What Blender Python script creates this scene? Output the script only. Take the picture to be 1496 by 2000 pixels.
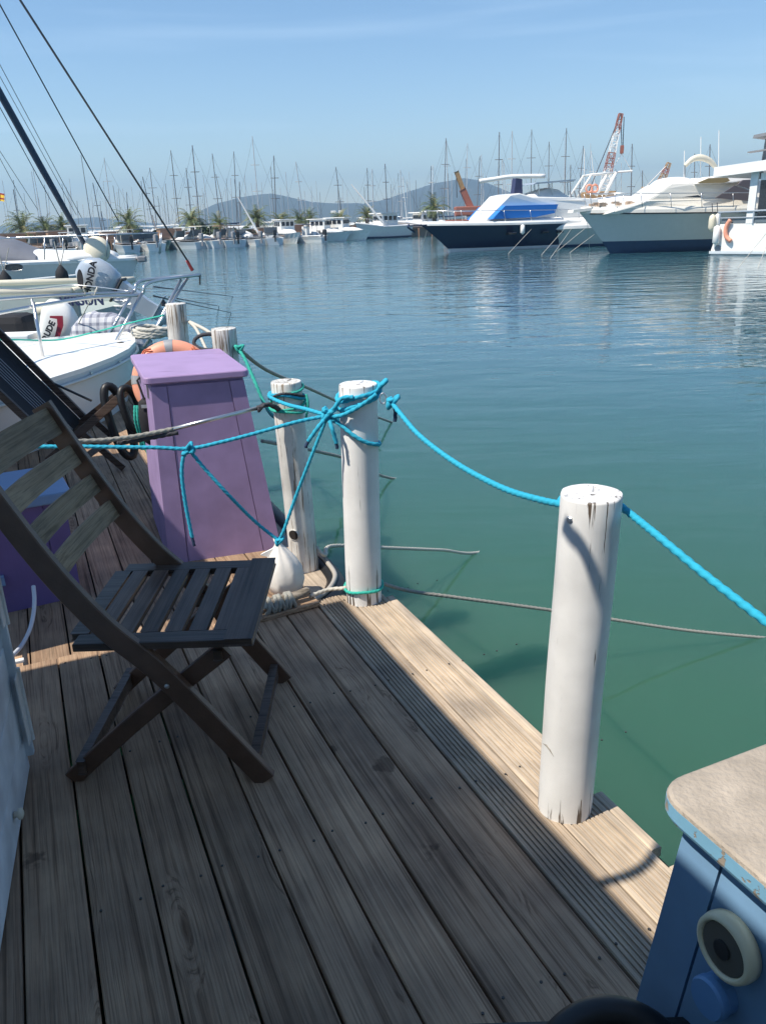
import bpy, bmesh, math, random
from mathutils import Vector, Matrix, noise
R = math.radians
random.seed(7)
sc = bpy.context.scene
for o in list(bpy.data.objects): bpy.data.objects.remove(o)
COL = sc.collection

# ------------------------------------------------------------------ camera
F, CX, CY, CAMH = 1560.0, 748.0, 1000.0, 1.5
TH, ROLL = R(20.126), math.atan(.033)
_fw = Vector((0, math.cos(TH), -math.sin(TH))); _u0 = Vector((0, math.sin(TH), math.cos(TH))); _r0 = Vector((1, 0, 0))
_r = _r0*math.cos(ROLL) - _u0*math.sin(ROLL); _u = _u0*math.cos(ROLL) + _r0*math.sin(ROLL)
CAM = Vector((0, 0, CAMH))
cd = bpy.data.cameras.new('camera'); cam = bpy.data.objects.new('camera', cd); COL.objects.link(cam)
cd.sensor_fit = 'VERTICAL'; cd.sensor_height = 36.0; cd.lens = 36.0*F/2000.0
cd.clip_start = .02; cd.clip_end = 20000
cam.matrix_world = Matrix(((_r.x, _u.x, -_fw.x, 0), (_r.y, _u.y, -_fw.y, 0), (_r.z, _u.z, -_fw.z, CAMH), (0, 0, 0, 1)))
sc.camera = cam
sc.render.resolution_x, sc.render.resolution_y = 765, 1024

# ------------------------------------------------------------------ sky, sun, exposure
SUN_EL = R(57); SH = Vector((-.88, -.475)).normalized()
SUNV = Vector((SH.x*math.cos(SUN_EL), SH.y*math.cos(SUN_EL), math.sin(SUN_EL)))     # towards the sun
w = bpy.data.worlds.new("World"); sc.world = w; w.use_nodes = True
nt = w.node_tree; nt.nodes.clear()
def N(nt, typ, **kw):
    n = nt.nodes.new(typ)
    for k, v in kw.items():
        if k.startswith('i_'): n.inputs[int(k[2:])].default_value = v
        else: setattr(n, k, v)
    return n
wo = N(nt, 'ShaderNodeOutputWorld'); bg = N(nt, 'ShaderNodeBackground'); sky = N(nt, 'ShaderNodeTexSky')
sky.sky_type = 'NISHITA'; sky.sun_disc = False; sky.sun_elevation = SUN_EL; sky.sun_rotation = math.atan2(SH.x, SH.y)
sky.air_density = 1.0; sky.dust_density = .1; sky.ozone_density = 2.0; sky.altitude = 0
tcw = N(nt, 'ShaderNodeTexCoord'); mpw = N(nt, 'ShaderNodeMapping'); mpw.inputs['Rotation'].default_value = (0, R(-9), R(12)); mpw.inputs['Scale'].default_value = (1.2, 3, 16)
nzw = N(nt, 'ShaderNodeTexNoise'); nzw.inputs['Scale'].default_value = 1.6; nzw.inputs['Detail'].default_value = 7; nzw.inputs['Distortion'].default_value = .5
rmw = N(nt, 'ShaderNodeMapRange'); rmw.inputs[1].default_value = .52; rmw.inputs[2].default_value = .85; rmw.inputs[3].default_value = 0; rmw.inputs[4].default_value = .22
mxw = N(nt, 'ShaderNodeMixRGB'); mxw.inputs[2].default_value = (6.5, 8.0, 9.5, 1)
L = nt.links.new
L(tcw.outputs['Generated'], mpw.inputs[0]); L(mpw.outputs[0], nzw.inputs[0]); L(nzw.outputs[0], rmw.inputs[0]); L(rmw.outputs[0], mxw.inputs[0])
hs = N(nt, 'ShaderNodeHueSaturation'); hs.inputs['Saturation'].default_value = 1.14; L(sky.outputs[0], hs.inputs['Color']); L(hs.outputs[0], mxw.inputs[1]); L(mxw.outputs[0], bg.inputs[0]); L(bg.outputs[0], wo.inputs[0])
bg.inputs[1].default_value = .118
sd = bpy.data.lights.new('sun', 'SUN'); sd.energy = 4.9; sd.angle = R(.55); sd.color = (1, .93, .82)
so = bpy.data.objects.new('sun', sd); COL.objects.link(so); so.rotation_euler = SUNV.to_track_quat('Z', 'Y').to_euler()
vs = sc.view_settings; vs.view_transform = 'Standard'; vs.look = 'None'; vs.gamma = 1; vs.use_curve_mapping = False; vs.exposure = 0.42

# ------------------------------------------------------------------ pixel -> world helpers
def ray(px, py): return _fw + _r*((px-CX)/F) - _u*((py-CY)/F)
def oz(px, py, z=0.0):
    d = ray(px, py); return CAM + d*((z-CAMH)/d.z)
def oy(px, py, Y):
    d = ray(px, py); return CAM + d*(Y/d.y)
def ovp(px, py, A, B):                       # on the vertical plane through A and B
    n = Vector((B[1]-A[1], -(B[0]-A[0]), 0)); d = ray(px, py)
    return CAM + d*((Vector((A[0], A[1], 0))-CAM).dot(n)/d.dot(n))
def px_of(p):
    v = Vector(p)-CAM; z = v.dot(_fw); return CX+F*v.dot(_r)/z, CY-F*v.dot(_u)/z
DA = R(23.5); VV = Vector((math.cos(DA), math.sin(DA), 0)); UU = Vector((-math.sin(DA), math.cos(DA), 0))
def D(v, u, z=0): return VV*v + UU*u + Vector((0, 0, z))
WZ = -.55

# ------------------------------------------------------------------ object helpers
def link(o, parent=None):
    COL.objects.link(o)
    if parent is not None: o.parent = parent
    return o
def tag(o, label=None, cat=None, group=None, kind=None):
    if label: o['label'] = label
    if cat: o['category'] = cat
    if group: o['group'] = group
    if kind: o['kind'] = kind
    return o
def empty(name, loc, rz=0, **kw):
    o = bpy.data.objects.new(name, None); o.location = loc; o.rotation_euler = (0, 0, rz); o.empty_display_size = .1
    link(o); tag(o, **kw); bpy.context.view_layer.update(); return o
def mesh(name, bm, mat, parent=None, smooth=False, world=True, recalc=True):
    if recalc: bmesh.ops.recalc_face_normals(bm, faces=bm.faces)
    me = bpy.data.meshes.new(name)
    if world and parent is not None:
        m = parent_inv(parent); bm.transform(m)
    bm.to_mesh(me); bm.free()
    if smooth:
        for p in me.polygons: p.use_smooth = True
    me.materials.append(mat)
    o = bpy.data.objects.new(name, me); link(o, parent); return o
def parent_world(p):
    m = p.matrix_basis.copy()
    while p.parent: p = p.parent; m = p.matrix_basis @ m
    return m
def parent_inv(p): return parent_world(p).inverted()
def copy_tree(o, parent=None):
    c = o.copy(); COL.objects.link(c); c.parent = parent
    for ch in o.children: copy_tree(ch, c)
    return c
def B(): return bmesh.new()
def frame_along(d):
    d = d.normalized(); up = Vector((0, 0, 1)) if abs(d.z) < .95 else Vector((1, 0, 0))
    a = d.cross(up).normalized(); b = a.cross(d).normalized(); return a, b
def tube(bm, pts, r, n=8, cap=True, twist=0, lobe=0, nl=3):
    pts = [Vector(p) for p in pts]; rings = []; s = 0
    a = None
    for i, p in enumerate(pts):
        d = (pts[min(i+1, len(pts)-1)]-pts[max(i-1, 0)])
        if d.length < 1e-9: d = Vector((0, 0, 1))
        d.normalize()
        if a is None: a, b = frame_along(d)
        else:
            a = (a - d*a.dot(d))
            if a.length < 1e-6: a, b = frame_along(d)
            a.normalize(); b = a.cross(d).normalized()
        if i: s += (p-pts[i-1]).length
        rr = r[i] if isinstance(r, (list, tuple)) else r
        ring = []
        for k in range(n):
            t = 2*math.pi*k/n; q = rr*(1+lobe*math.cos(nl*(t-twist*s))) if lobe else rr
            ring.append(bm.verts.new(p+a*math.cos(t)*q+b*math.sin(t)*q))
        rings.append(ring)
    for i in range(len(rings)-1):
        for k in range(n): bm.faces.new((rings[i][k], rings[i][(k+1) % n], rings[i+1][(k+1) % n], rings[i+1][k]))
    if cap and n > 2:
        bm.faces.new(rings[0][::-1]); bm.faces.new(rings[-1])
def spline(pts, n=8):
    pts = [Vector(p) for p in pts]; out = []
    for i in range(len(pts)-1):
        p0 = pts[max(i-1, 0)]; p1 = pts[i]; p2 = pts[i+1]; p3 = pts[min(i+2, len(pts)-1)]
        for k in range(n):
            t = k/n; t2 = t*t; t3 = t2*t
            out.append(.5*((2*p1)+(-p0+p2)*t+(2*p0-5*p1+4*p2-p3)*t2+(-p0+3*p1-3*p2+p3)*t3))
    out.append(pts[-1]); return out
def resample(pts, step):
    out = [pts[0]]; acc = 0
    for i in range(1, len(pts)):
        a, b = pts[i-1], pts[i]; l = (b-a).length
        while l and acc+l >= step:
            t = (step-acc)/l; a = a.lerp(b, t); out.append(a); l = (b-a).length; acc = 0
        acc += l
    out.append(pts[-1]); return out
def box(bm, c, s, ax=None, bev=0):
    c = Vector(c); X, Y, Z = ax if ax else (Vector((1, 0, 0)), Vector((0, 1, 0)), Vector((0, 0, 1)))
    r = bmesh.ops.create_cube(bm, size=1)
    for v in r['verts']: v.co = c+X*v.co.x*s[0]+Y*v.co.y*s[1]+Z*v.co.z*s[2]
    if bev:
        es = list({e for v in r['verts'] for e in v.link_edges}); bmesh.ops.bevel(bm, geom=es, offset=bev, segments=2, affect='EDGES', profile=.6)
def beam(bm, a, b, w, h, side=None, bev=0):
    a = Vector(a); b = Vector(b); d = (b-a); l = d.length; d.normalize()
    if side is None: s, t = frame_along(d)
    else: s = Vector(side); s = (s-d*s.dot(d)).normalized(); t = d.cross(s)
    box(bm, (a+b)/2, (l, w, h), (d, s, t), bev)
def lathe(bm, prof, c, axis=Vector((0, 0, 1)), n=24, close=False):
    a, b = frame_along(axis); axis = axis.normalized(); c = Vector(c); rings = []
    for r_, h in prof:
        rings.append([bm.verts.new(c+axis*h+(a*math.cos(2*math.pi*k/n)+b*math.sin(2*math.pi*k/n))*max(r_, 1e-4)) for k in range(n)])
    for i in range(len(rings)-1):
        for k in range(n): bm.faces.new((rings[i][k], rings[i][(k+1) % n], rings[i+1][(k+1) % n], rings[i+1][k]))
    if not close: bm.faces.new(rings[0][::-1]); bm.faces.new(rings[-1])
    else:
        for k in range(n): bm.faces.new((rings[-1][k], rings[-1][(k+1) % n], rings[0][(k+1) % n], rings[0][k]))
def poly_extrude(bm, pts, vec):
    a = [bm.verts.new(Vector(p)) for p in pts]; b = [bm.verts.new(Vector(p)+vec) for p in pts]; n = len(pts)
    bm.faces.new(a); bm.faces.new(b[::-1])
    for i in range(n): bm.faces.new((a[i], a[(i+1) % n], b[(i+1) % n], b[i]))
def loft(bm, rings, cap=True, closed=True):
    vs_ = [[bm.verts.new(Vector(p)) for p in r_] for r_ in rings]; n = len(vs_[0])
    for i in range(len(vs_)-1):
        for k in range(n if closed else n-1): bm.faces.new((vs_[i][k], vs_[i][(k+1) % n], vs_[i+1][(k+1) % n], vs_[i+1][k]))
    if cap and closed: bm.faces.new(vs_[0][::-1]); bm.faces.new(vs_[-1])
    return vs_
def interp(tab, x):
    if x <= tab[0][0]: return tab[0][1]
    for (x0, y0), (x1, y1) in zip(tab, tab[1:]):
        if x <= x1: return y0+(y1-y0)*(x-x0)/(x1-x0)
    return tab[-1][1]

# ------------------------------------------------------------------ materials
def new_mat(name):
    m = bpy.data.materials.new(name); m.use_nodes = True; nt = m.node_tree; return m, nt, nt.nodes['Principled BSDF'], nt.links.new
def plain(name, col, rough=.5, metal=0, spec=.5, bump=0, bscale=40, var=.12, coat=0):
    m, nt, p, L = new_mat(name)
    tc = N(nt, 'ShaderNodeTexCoord'); nz = N(nt, 'ShaderNodeTexNoise'); nz.inputs['Scale'].default_value = bscale/8; nz.inputs['Detail'].default_value = 8
    L(tc.outputs['Object'], nz.inputs[0])
    mx = N(nt, 'ShaderNodeMixRGB'); mx.inputs[1].default_value = tuple(c*(1-var) for c in col)+(1,); mx.inputs[2].default_value = tuple(min(1, c*(1+var)) for c in col)+(1,)
    L(nz.outputs[0], mx.inputs[0]); L(mx.outputs[0], p.inputs['Base Color'])
    p.inputs['Roughness'].default_value = rough; p.inputs['Metallic'].default_value = metal; p.inputs['Specular IOR Level'].default_value = spec
    p.inputs['Coat Weight'].default_value = coat
    if bump:
        n2 = N(nt, 'ShaderNodeTexNoise'); n2.inputs['Scale'].default_value = bscale; n2.inputs['Detail'].default_value = 5; L(tc.outputs['Object'], n2.inputs[0])
        bp = N(nt, 'ShaderNodeBump'); bp.inputs['Strength'].default_value = bump; bp.inputs['Distance'].default_value = .004; L(n2.outputs[0], bp.inputs['Height']); L(bp.outputs[0], p.inputs['Normal'])
    return m
def ramp(nt, stops, interp_='LINEAR'):
    r_ = N(nt, 'ShaderNodeValToRGB'); e = r_.color_ramp.elements; r_.color_ramp.interpolation = interp_
    while len(e) > 1: e.remove(e[-1])
    e[0].position = stops[0][0]; e[0].color = tuple(stops[0][1])+(1,)
    for pos, c in stops[1:]:
        x = e.new(pos); x.color = tuple(c)+(1,)
    return r_
def wood(name, dark, mid, light, along='X', scale=1.0, rough=.8, knots=True, stain=False, seedinfo=True, bump=.5):
    """weathered boards: the grain runs along one local axis of each board"""
    m, nt, p, L = new_mat(name)
    tc = N(nt, 'ShaderNodeTexCoord'); oi = N(nt, 'ShaderNodeObjectInfo')
    off = N(nt, 'ShaderNodeVectorMath', operation='SCALE'); off.inputs[0].default_value = (31, 17, 23); L(oi.outputs['Random'], off.inputs['Scale'])
    add = N(nt, 'ShaderNodeVectorMath', operation='ADD'); L(tc.outputs['Object'], add.inputs[0]); L(off.outputs[0], add.inputs[1])
    # knots warp the grain
    km = N(nt, 'ShaderNodeMapping'); ks = {'X': (1.7, 7, 4), 'Y': (7, 1.7, 4), 'Z': (4, 7, 1.7)}[along]; km.inputs['Scale'].default_value = ks; L(add.outputs[0], km.inputs[0])
    vo = N(nt, 'ShaderNodeTexVoronoi'); vo.inputs['Scale'].default_value = 1.0*scale; vo.inputs['Randomness'].default_value = 1; L(km.outputs[0], vo.inputs[0])
    kr = N(nt, 'ShaderNodeMapRange'); kr.inputs[1].default_value = 0; kr.inputs[2].default_value = .34; kr.inputs[3].default_value = 1; kr.inputs[4].default_value = 0; kr.interpolation_type = 'SMOOTHSTEP'; L(vo.outputs['Distance'], kr.inputs[0])
    mp = N(nt, 'ShaderNodeMapping'); s = {'X': (.6, 40, 40), 'Y': (40, .6, 40), 'Z': (40, 40, .6)}[along]; mp.inputs['Scale'].default_value = tuple(v*scale for v in s); L(add.outputs[0], mp.inputs[0])
    ksc = N(nt, 'ShaderNodeMath', operation='MULTIPLY'); ksc.inputs[1].default_value = 2.6 if knots else 0; L(kr.outputs[0], ksc.inputs[0])
    wadd = N(nt, 'ShaderNodeVectorMath', operation='ADD'); L(mp.outputs[0], wadd.inputs[0]); L(ksc.outputs[0], wadd.inputs[1])
    nz = N(nt, 'ShaderNodeTexNoise'); nz.inputs['Scale'].default_value = 1.0; nz.inputs['Detail'].default_value = 3; nz.inputs['Distortion'].default_value = .4; L(wadd.outputs[0], nz.inputs[0])
    rg = N(nt, 'ShaderNodeMath', operation='MULTIPLY'); rg.inputs[1].default_value = 6.0; L(nz.outputs[0], rg.inputs[0])
    fr = N(nt, 'ShaderNodeMath', operation='PINGPONG'); fr.inputs[1].default_value = 1.0; fr.use_clamp = False; L(rg.outputs[0], fr.inputs[0])
    # fine fibre
    mp2 = N(nt, 'ShaderNodeMapping'); s2 = {'X': (6, 260, 260), 'Y': (260, 6, 260), 'Z': (260, 260, 6)}[along]; mp2.inputs['Scale'].default_value = s2; L(add.outputs[0], mp2.inputs[0])
    n2 = N(nt, 'ShaderNodeTexNoise'); n2.inputs['Scale'].default_value = 1; n2.inputs['Detail'].default_value = 4; L(mp2.outputs[0], n2.inputs[0])
    c1 = ramp(nt, [(0, dark), (.35, mid), (1, light)]); L(fr.outputs[0], c1.inputs[0])
    mx = N(nt, 'ShaderNodeMixRGB', blend_type='MULTIPLY'); mx.inputs[0].default_value = .6; L(c1.outputs[0], mx.inputs[1])
    r2 = ramp(nt, [(.3, (.35, .35, .35)), (.55, (1, 1, 1))]); L(n2.outputs[0], r2.inputs[0]); L(r2.outputs[0], mx.inputs[2])
    # patches of wear between boards and along them
    n3 = N(nt, 'ShaderNodeTexNoise'); n3.inputs['Scale'].default_value = 5; n3.inputs['Detail'].default_value = 6; L(add.outputs[0], n3.inputs[0])
    r3 = ramp(nt, [(.3, (.62, .62, .64)), (.7, (1.12, 1.1, 1.06))]); L(n3.outputs[0], r3.inputs[0])
    mx2 = N(nt, 'ShaderNodeMixRGB', blend_type='MULTIPLY'); mx2.inputs[0].default_value = 1; L(mx.outputs[0], mx2.inputs[1]); L(r3.outputs[0], mx2.inputs[2])
    rv = N(nt, 'ShaderNodeMapRange'); rv.inputs[3].default_value = .8; rv.inputs[4].default_value = 1.15; L(oi.outputs['Random'], rv.inputs[0])
    mx3 = N(nt, 'ShaderNodeVectorMath', operation='SCALE'); L(mx2.outputs[0], mx3.inputs[0]); L(rv.outputs[0], mx3.inputs['Scale'])
    last = mx3.outputs[0]
    if knots:
        kc = ramp(nt, [(.80, (1, 1, 1)), (.97, (.35, .27, .22))]); L(kr.outputs[0], kc.inputs[0])
        m4 = N(nt, 'ShaderNodeMixRGB', blend_type='MULTIPLY'); m4.inputs[0].default_value = .8; L(last, m4.inputs[1]); L(kc.outputs[0], m4.inputs[2]); last = m4.outputs[0]
    if stain:
        vs2 = N(nt, 'ShaderNodeTexVoronoi'); vs2.inputs['Scale'].default_value = 2.6; L(add.outputs[0], vs2.inputs[0])
        n5 = N(nt, 'ShaderNodeTexNoise'); n5.inputs['Scale'].default_value = 40; L(add.outputs[0], n5.inputs[0])
        sm = N(nt, 'ShaderNodeMath', operation='MULTIPLY_ADD'); sm.inputs[1].default_value = .16; L(n5.outputs[0], sm.inputs[0]); L(vs2.outputs['Distance'], sm.inputs[2])
        sr = ramp(nt, [(.165, (.38, .36, .36)), (.20, (1, 1, 1))]); L(sm.outputs[0], sr.inputs[0])
        m5 = N(nt, 'ShaderNodeMixRGB', blend_type='MULTIPLY'); m5.inputs[0].default_value = .8; L(last, m5.inputs[1]); L(sr.outputs[0], m5.inputs[2]); last = m5.outputs[0]
    L(last, p.inputs['Base Color']); p.inputs['Roughness'].default_value = rough; p.inputs['Specular IOR Level'].default_value = .3
    ad = N(nt, 'ShaderNodeMath', operation='MULTIPLY_ADD'); ad.inputs[1].default_value = .6; L(fr.outputs[0], ad.inputs[0]); L(n2.outputs[0], ad.inputs[2])
    bp = N(nt, 'ShaderNodeBump'); bp.inputs['Strength'].default_value = bump; bp.inputs['Distance'].default_value = .0025; L(ad.outputs[0], bp.inputs['Height']); L(bp.outputs[0], p.inputs['Normal'])
    return m
def paint_wood(name, paint, under, amount=.5, axis='Z', scale=1.0, rough=.45, base_z=None, dirt=.15):
    """painted timber, the paint split and flaked along the grain; more flaking low down when base_z is set"""
    m, nt, p, L = new_mat(name)
    tc = N(nt, 'ShaderNodeTexCoord'); oi = N(nt, 'ShaderNodeObjectInfo')
    off = N(nt, 'ShaderNodeVectorMath', operation='SCALE'); off.inputs[0].default_value = (13, 29, 7); L(oi.outputs['Random'], off.inputs['Scale'])
    add = N(nt, 'ShaderNodeVectorMath', operation='ADD'); L(tc.outputs['Object'], add.inputs[0]); L(off.outputs[0], add.inputs[1])
    mp = N(nt, 'ShaderNodeMapping'); s = {'X': (5, 70, 70), 'Y': (70, 5, 70), 'Z': (70, 70, 2.6)}[axis]; mp.inputs['Scale'].default_value = tuple(v*scale for v in s); L(add.outputs[0], mp.inputs[0])
    nz = N(nt, 'ShaderNodeTexNoise'); nz.inputs['Scale'].default_value = 1; nz.inputs['Detail'].default_value = 5; nz.inputs['Roughness'].default_value = .6; L(mp.outputs[0], nz.inputs[0])
    val = nz.outputs[0]
    if base_z is not None:
        sp = N(nt, 'ShaderNodeSeparateXYZ'); L(tc.outputs['Object'], sp.inputs[0])
        mr = N(nt, 'ShaderNodeMapRange'); mr.inputs[1].default_value = base_z; mr.inputs[2].default_value = base_z+.16; mr.inputs[3].default_value = .13; mr.inputs[4].default_value = 0; L(sp.outputs['Z'], mr.inputs[0])
        mr2 = N(nt, 'ShaderNodeMapRange'); mr2.inputs[1].default_value = .80; mr2.inputs[2].default_value = .9; mr2.inputs[3].default_value = 0; mr2.inputs[4].default_value = .07; L(sp.outputs['Z'], mr2.inputs[0])
        a2 = N(nt, 'ShaderNodeMath', operation='ADD'); L(mr.outputs[0], a2.inputs[0]); L(mr2.outputs[0], a2.inputs[1])
        a3 = N(nt, 'ShaderNodeMath', operation='ADD'); L(a2.outputs[0], a3.inputs[0]); L(val, a3.inputs[1]); val = a3.outputs[0]
    th = .78-amount*.3
    rc = ramp(nt, [(th, (0, 0, 0)), (th+.03, (1, 1, 1))]); L(val, rc.inputs[0])
    nu = N(nt, 'ShaderNodeTexNoise'); nu.inputs['Scale'].default_value = 60; L(mp.outputs[0], nu.inputs[0])
    n3 = N(nt, 'ShaderNodeTexNoise'); n3.inputs['Scale'].default_value = 7; n3.inputs['Detail'].default_value = 7; L(add.outputs[0], n3.inputs[0])
    pr = ramp(nt, [(.3, tuple(c*(1-dirt) for c in paint)), (.7, tuple(min(1, c*(1+dirt*.4)) for c in paint))]); L(n3.outputs[0], pr.inputs[0])
    ur = ramp(nt, [(.3, tuple(c*.45 for c in under)), (.7, under)]); L(n3.outputs[0], ur.inputs[0])
    mx = N(nt, 'ShaderNodeMixRGB'); L(rc.outputs[0], mx.inputs[0]); L(pr.outputs[0], mx.inputs[1]); L(ur.outputs[0], mx.inputs[2]); L(mx.outputs[0], p.inputs['Base Color'])
    p.inputs['Roughness'].default_value = rough
    iv = N(nt, 'ShaderNodeMath', operation='MULTIPLY_ADD'); iv.inputs[1].default_value = -1; L(rc.outputs[0], iv.inputs[0])
    sc2 = N(nt, 'ShaderNodeMath', operation='MULTIPLY'); sc2.inputs[1].default_value = .5; L(nz.outputs[0], sc2.inputs[0]); L(sc2.outputs[0], iv.inputs[2])
    bp = N(nt, 'ShaderNodeBump'); bp.inputs['Strength'].default_value = .5; bp.inputs['Distance'].default_value = .002; L(iv.outputs[0], bp.inputs['Height']); L(bp.outputs[0], p.inputs['Normal'])
    return m
def rope_mat(name, col, fleck=None):
    m = plain(name, col, .75, bump=.6, bscale=900, var=.25); return m

M = {}
M['deck'] = wood('deck_wood', (.225, .145, .092), (.41, .27, .175), (.47, .325, .215), 'X', stain=True)  # copy for the shaded boards, reddened against the blue skylight
M['deck_sunlit'] = wood('deck_wood_sunlit', (.46, .37, .275), (.53, .43, .325), (.57, .47, .36), 'X', bump=.35)  # lighter copy of the deck wood, sunlight put into the colour
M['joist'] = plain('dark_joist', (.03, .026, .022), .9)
M['post'] = paint_wood('white_post_paint', (.80, .79, .77), (.16, .12, .09), .36, base_z=.02)
M['post_old'] = paint_wood('peeling_post_paint', (.76, .74, .69), (.42, .33, .25), .58, scale=1.3, base_z=.0, dirt=.3)
M['purple'] = paint_wood('purple_paint', (.33, .235, .42), (.19, .14, .24), .3, scale=.6, rough=.6, dirt=.2)
M['purple_lid'] = paint_wood('purple_lid_paint', (.38, .26, .46), (.20, .13, .25), .42, axis='X', scale=.5, rough=.5, dirt=.12)
M['purple_dk'] = paint_wood('deep_purple_paint', (.15, .10, .27), (.07, .05, .12), .0, rough=.6)
M['blue'] = paint_wood('blue_paint', (.19, .34, .52), (.12, .2, .3), .3, rough=.45)
M['bluelight'] = paint_wood('pale_blue_edge_paint', (.20, .42, .58), (.42, .36, .29), .72, axis='X', scale=.7, rough=.6)
M['bluegrey'] = plain('blue_lid_paint', (.18, .28, .46), .5, bump=.2)
M['worn'] = plain('worn_table_wood', (.37, .32, .265), .8, bump=.8, bscale=120, var=.5)
M['chair'] = wood('dark_stained_wood_along', (.06, .038, .028), (.10, .068, .052), (.135, .095, .075), 'Y', rough=.38, knots=False, bump=.25)
M['chairy'] = M['chair'] = wood('brown_stained_slat', (.075, .044, .030), (.12, .074, .054), (.16, .104, .078), 'Y', rough=.42, knots=False, bump=.25)
M['chairleg'] = plain('dark_stained_leg', (.125, .07, .046), .38, bump=.25, bscale=120, var=.45)
M['chair'] = wood('dark_stained_wood', (.06, .038, .028), (.10, .068, .052), (.135, .095, .075), 'X', rough=.38, knots=False, bump=.25)
M['slat'] = wood('worn_back_slat_wood', (.19, .13, .075), (.29, .20, .12), (.34, .245, .155), 'Y', rough=.6, knots=False, bump=.3)
M['black'] = plain('black_rubber', (.012, .012, .013), .45, bump=.2)
M['blackcloth'] = plain('black_cloth', (.014, .014, .017), .8, bump=.4, bscale=300)
M['wall'] = paint_wood('pale_blue_white_paint', (.80, .86, .90), (.30, .34, .38), .25, axis='X', scale=.7, rough=.6, dirt=.3)
M['wallin'] = plain('houseboat_boards', (.55, .44, .33), .8)  # light warm tone chosen to bounce fill into the shade
M['roofm'] = plain('awning_boards', (.10, .085, .07), .8)
M['steel'] = plain('stainless_steel', (.62, .62, .62), .28, metal=.9)
M['darksteel'] = plain('dark_iron', (.08, .075, .07), .5, metal=.6)
M['white'] = plain('white_gelcoat', (.87, .85, .80), .3, coat=.1, var=.04)
M['whitedull'] = plain('chalky_white_paint', (.82, .81, .78), .5, var=.08, bump=.1)
M['cream'] = plain('cream_canvas', (.72, .66, .52), .7, bump=.3, var=.08)
M['hullgrey'] = plain('pale_grey_hull', (.57, .59, .56), .3, var=.06, coat=.3)
M['hullshade'] = plain('light_hull_paint', (.62, .66, .68), .3, var=.05)
M['navy'] = plain('navy_hull', (.012, .025, .065), .18, var=.08, coat=.5)
M['boot'] = plain('dark_blue_bottom_paint', (.03, .06, .12), .4, var=.2)
M['canvasblue'] = plain('bright_blue_canvas', (.02, .20, .62), .7, bump=.4, bscale=8)
M['canvaswhite'] = plain('white_canvas', (.78, .76, .72), .7, bump=.3, bscale=8)
M['glass'] = plain('dark_tinted_glass', (.02, .022, .028), .08, spec=.8)
M['mesh'] = plain('grey_brown_screen', (.13, .11, .12), .6)
M['smoke'] = plain('grey_screen', (.14, .17, .19), .35)
M['orange'] = plain('orange_ring', (.80, .34, .22), .5, var=.1, bump=.1)
M['orangeflat'] = plain('red_crane_paint', (.34, .12, .08), .6, var=.2)
M['craneyellow'] = plain('crane_yellow_paint', (.36, .22, .10), .6, var=.3)
M['grey'] = plain('mid_grey', (.25, .25, .26), .6)
M['tape'] = plain('grey_reflective_tape', (.40, .40, .40), .35, metal=.3)
M['red'] = plain('dark_red_decal', (.30, .02, .04), .4)
M['ink'] = plain('black_lettering', (.015, .015, .02), .5)
M['inkblue'] = plain('dark_blue_lettering', (.02, .03, .09), .5)
M['silver'] = plain('silver_grey_cowl', (.42, .47, .52), .3, metal=.15, coat=.4)
M['r_blue'] = rope_mat('blue_rope', (.02, .40, .58)); M['r_green'] = rope_mat('green_rope', (.03, .42, .33)); M['r_grey'] = rope_mat('grey_rope', (.33, .32, .28))
M['r_white'] = rope_mat('pale_rope', (.56, .53, .46)); M['r_dark'] = rope_mat('dark_cord', (.05, .05, .06)); M['r_end'] = rope_mat('dark_rope_end', (.015, .04, .10))
M['wire'] = plain('steel_wire', (.10, .10, .11), .4, metal=.5)
M['mastd'] = plain('dark_mast', (.15, .15, .16), .4); M['mastl'] = plain('silver_mast', (.50, .50, .50), .35, metal=.2); M['mastw'] = plain('white_mast', (.78, .77, .74), .4)
M['mastb'] = plain('wooden_spar', (.28, .17, .11), .5)
M['stone'] = plain('quay_stone', (.36, .32, .27), .9, bump=.6, bscale=6, var=.25)
M['quaywood'] = plain('quay_brown', (.30, .19, .13), .9, var=.3)
M['bark'] = plain('palm_trunk', (.16, .11, .07), .95, bump=1, bscale=20, var=.3)
M['frond'] = plain('palm_frond', (.12, .155, .05), .6, var=.35)
M['frondy'] = plain('dry_palm_frond', (.22, .20, .08), .7, var=.3)
M['bush'] = plain('dark_bush', (.04, .065, .028), .8, var=.5)
M['yellow'] = plain('yellow_paint', (.75, .48, .05), .5)
M['bottlegreen'] = plain('green_hull', (.18, .30, .27), .4)

def rope_obj(name, pts, r, mat, parent=None, step=None, twisted=True, n=None, label=None, cat=None, group=None, sub=8):
    p = spline(pts, sub) if len(pts) > 2 else [Vector(q) for q in pts]
    bm = B()
    if twisted:
        p = resample(p, step or r*.9); tube(bm, p, r, n or 15, True, twist=1/(r*1.6), lobe=.15)
    else: tube(bm, p, r, n or 6)
    o = mesh(name, bm, mat, parent, smooth=True)
    if label: tag(o, label, cat or 'rope', group)
    return o

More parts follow.
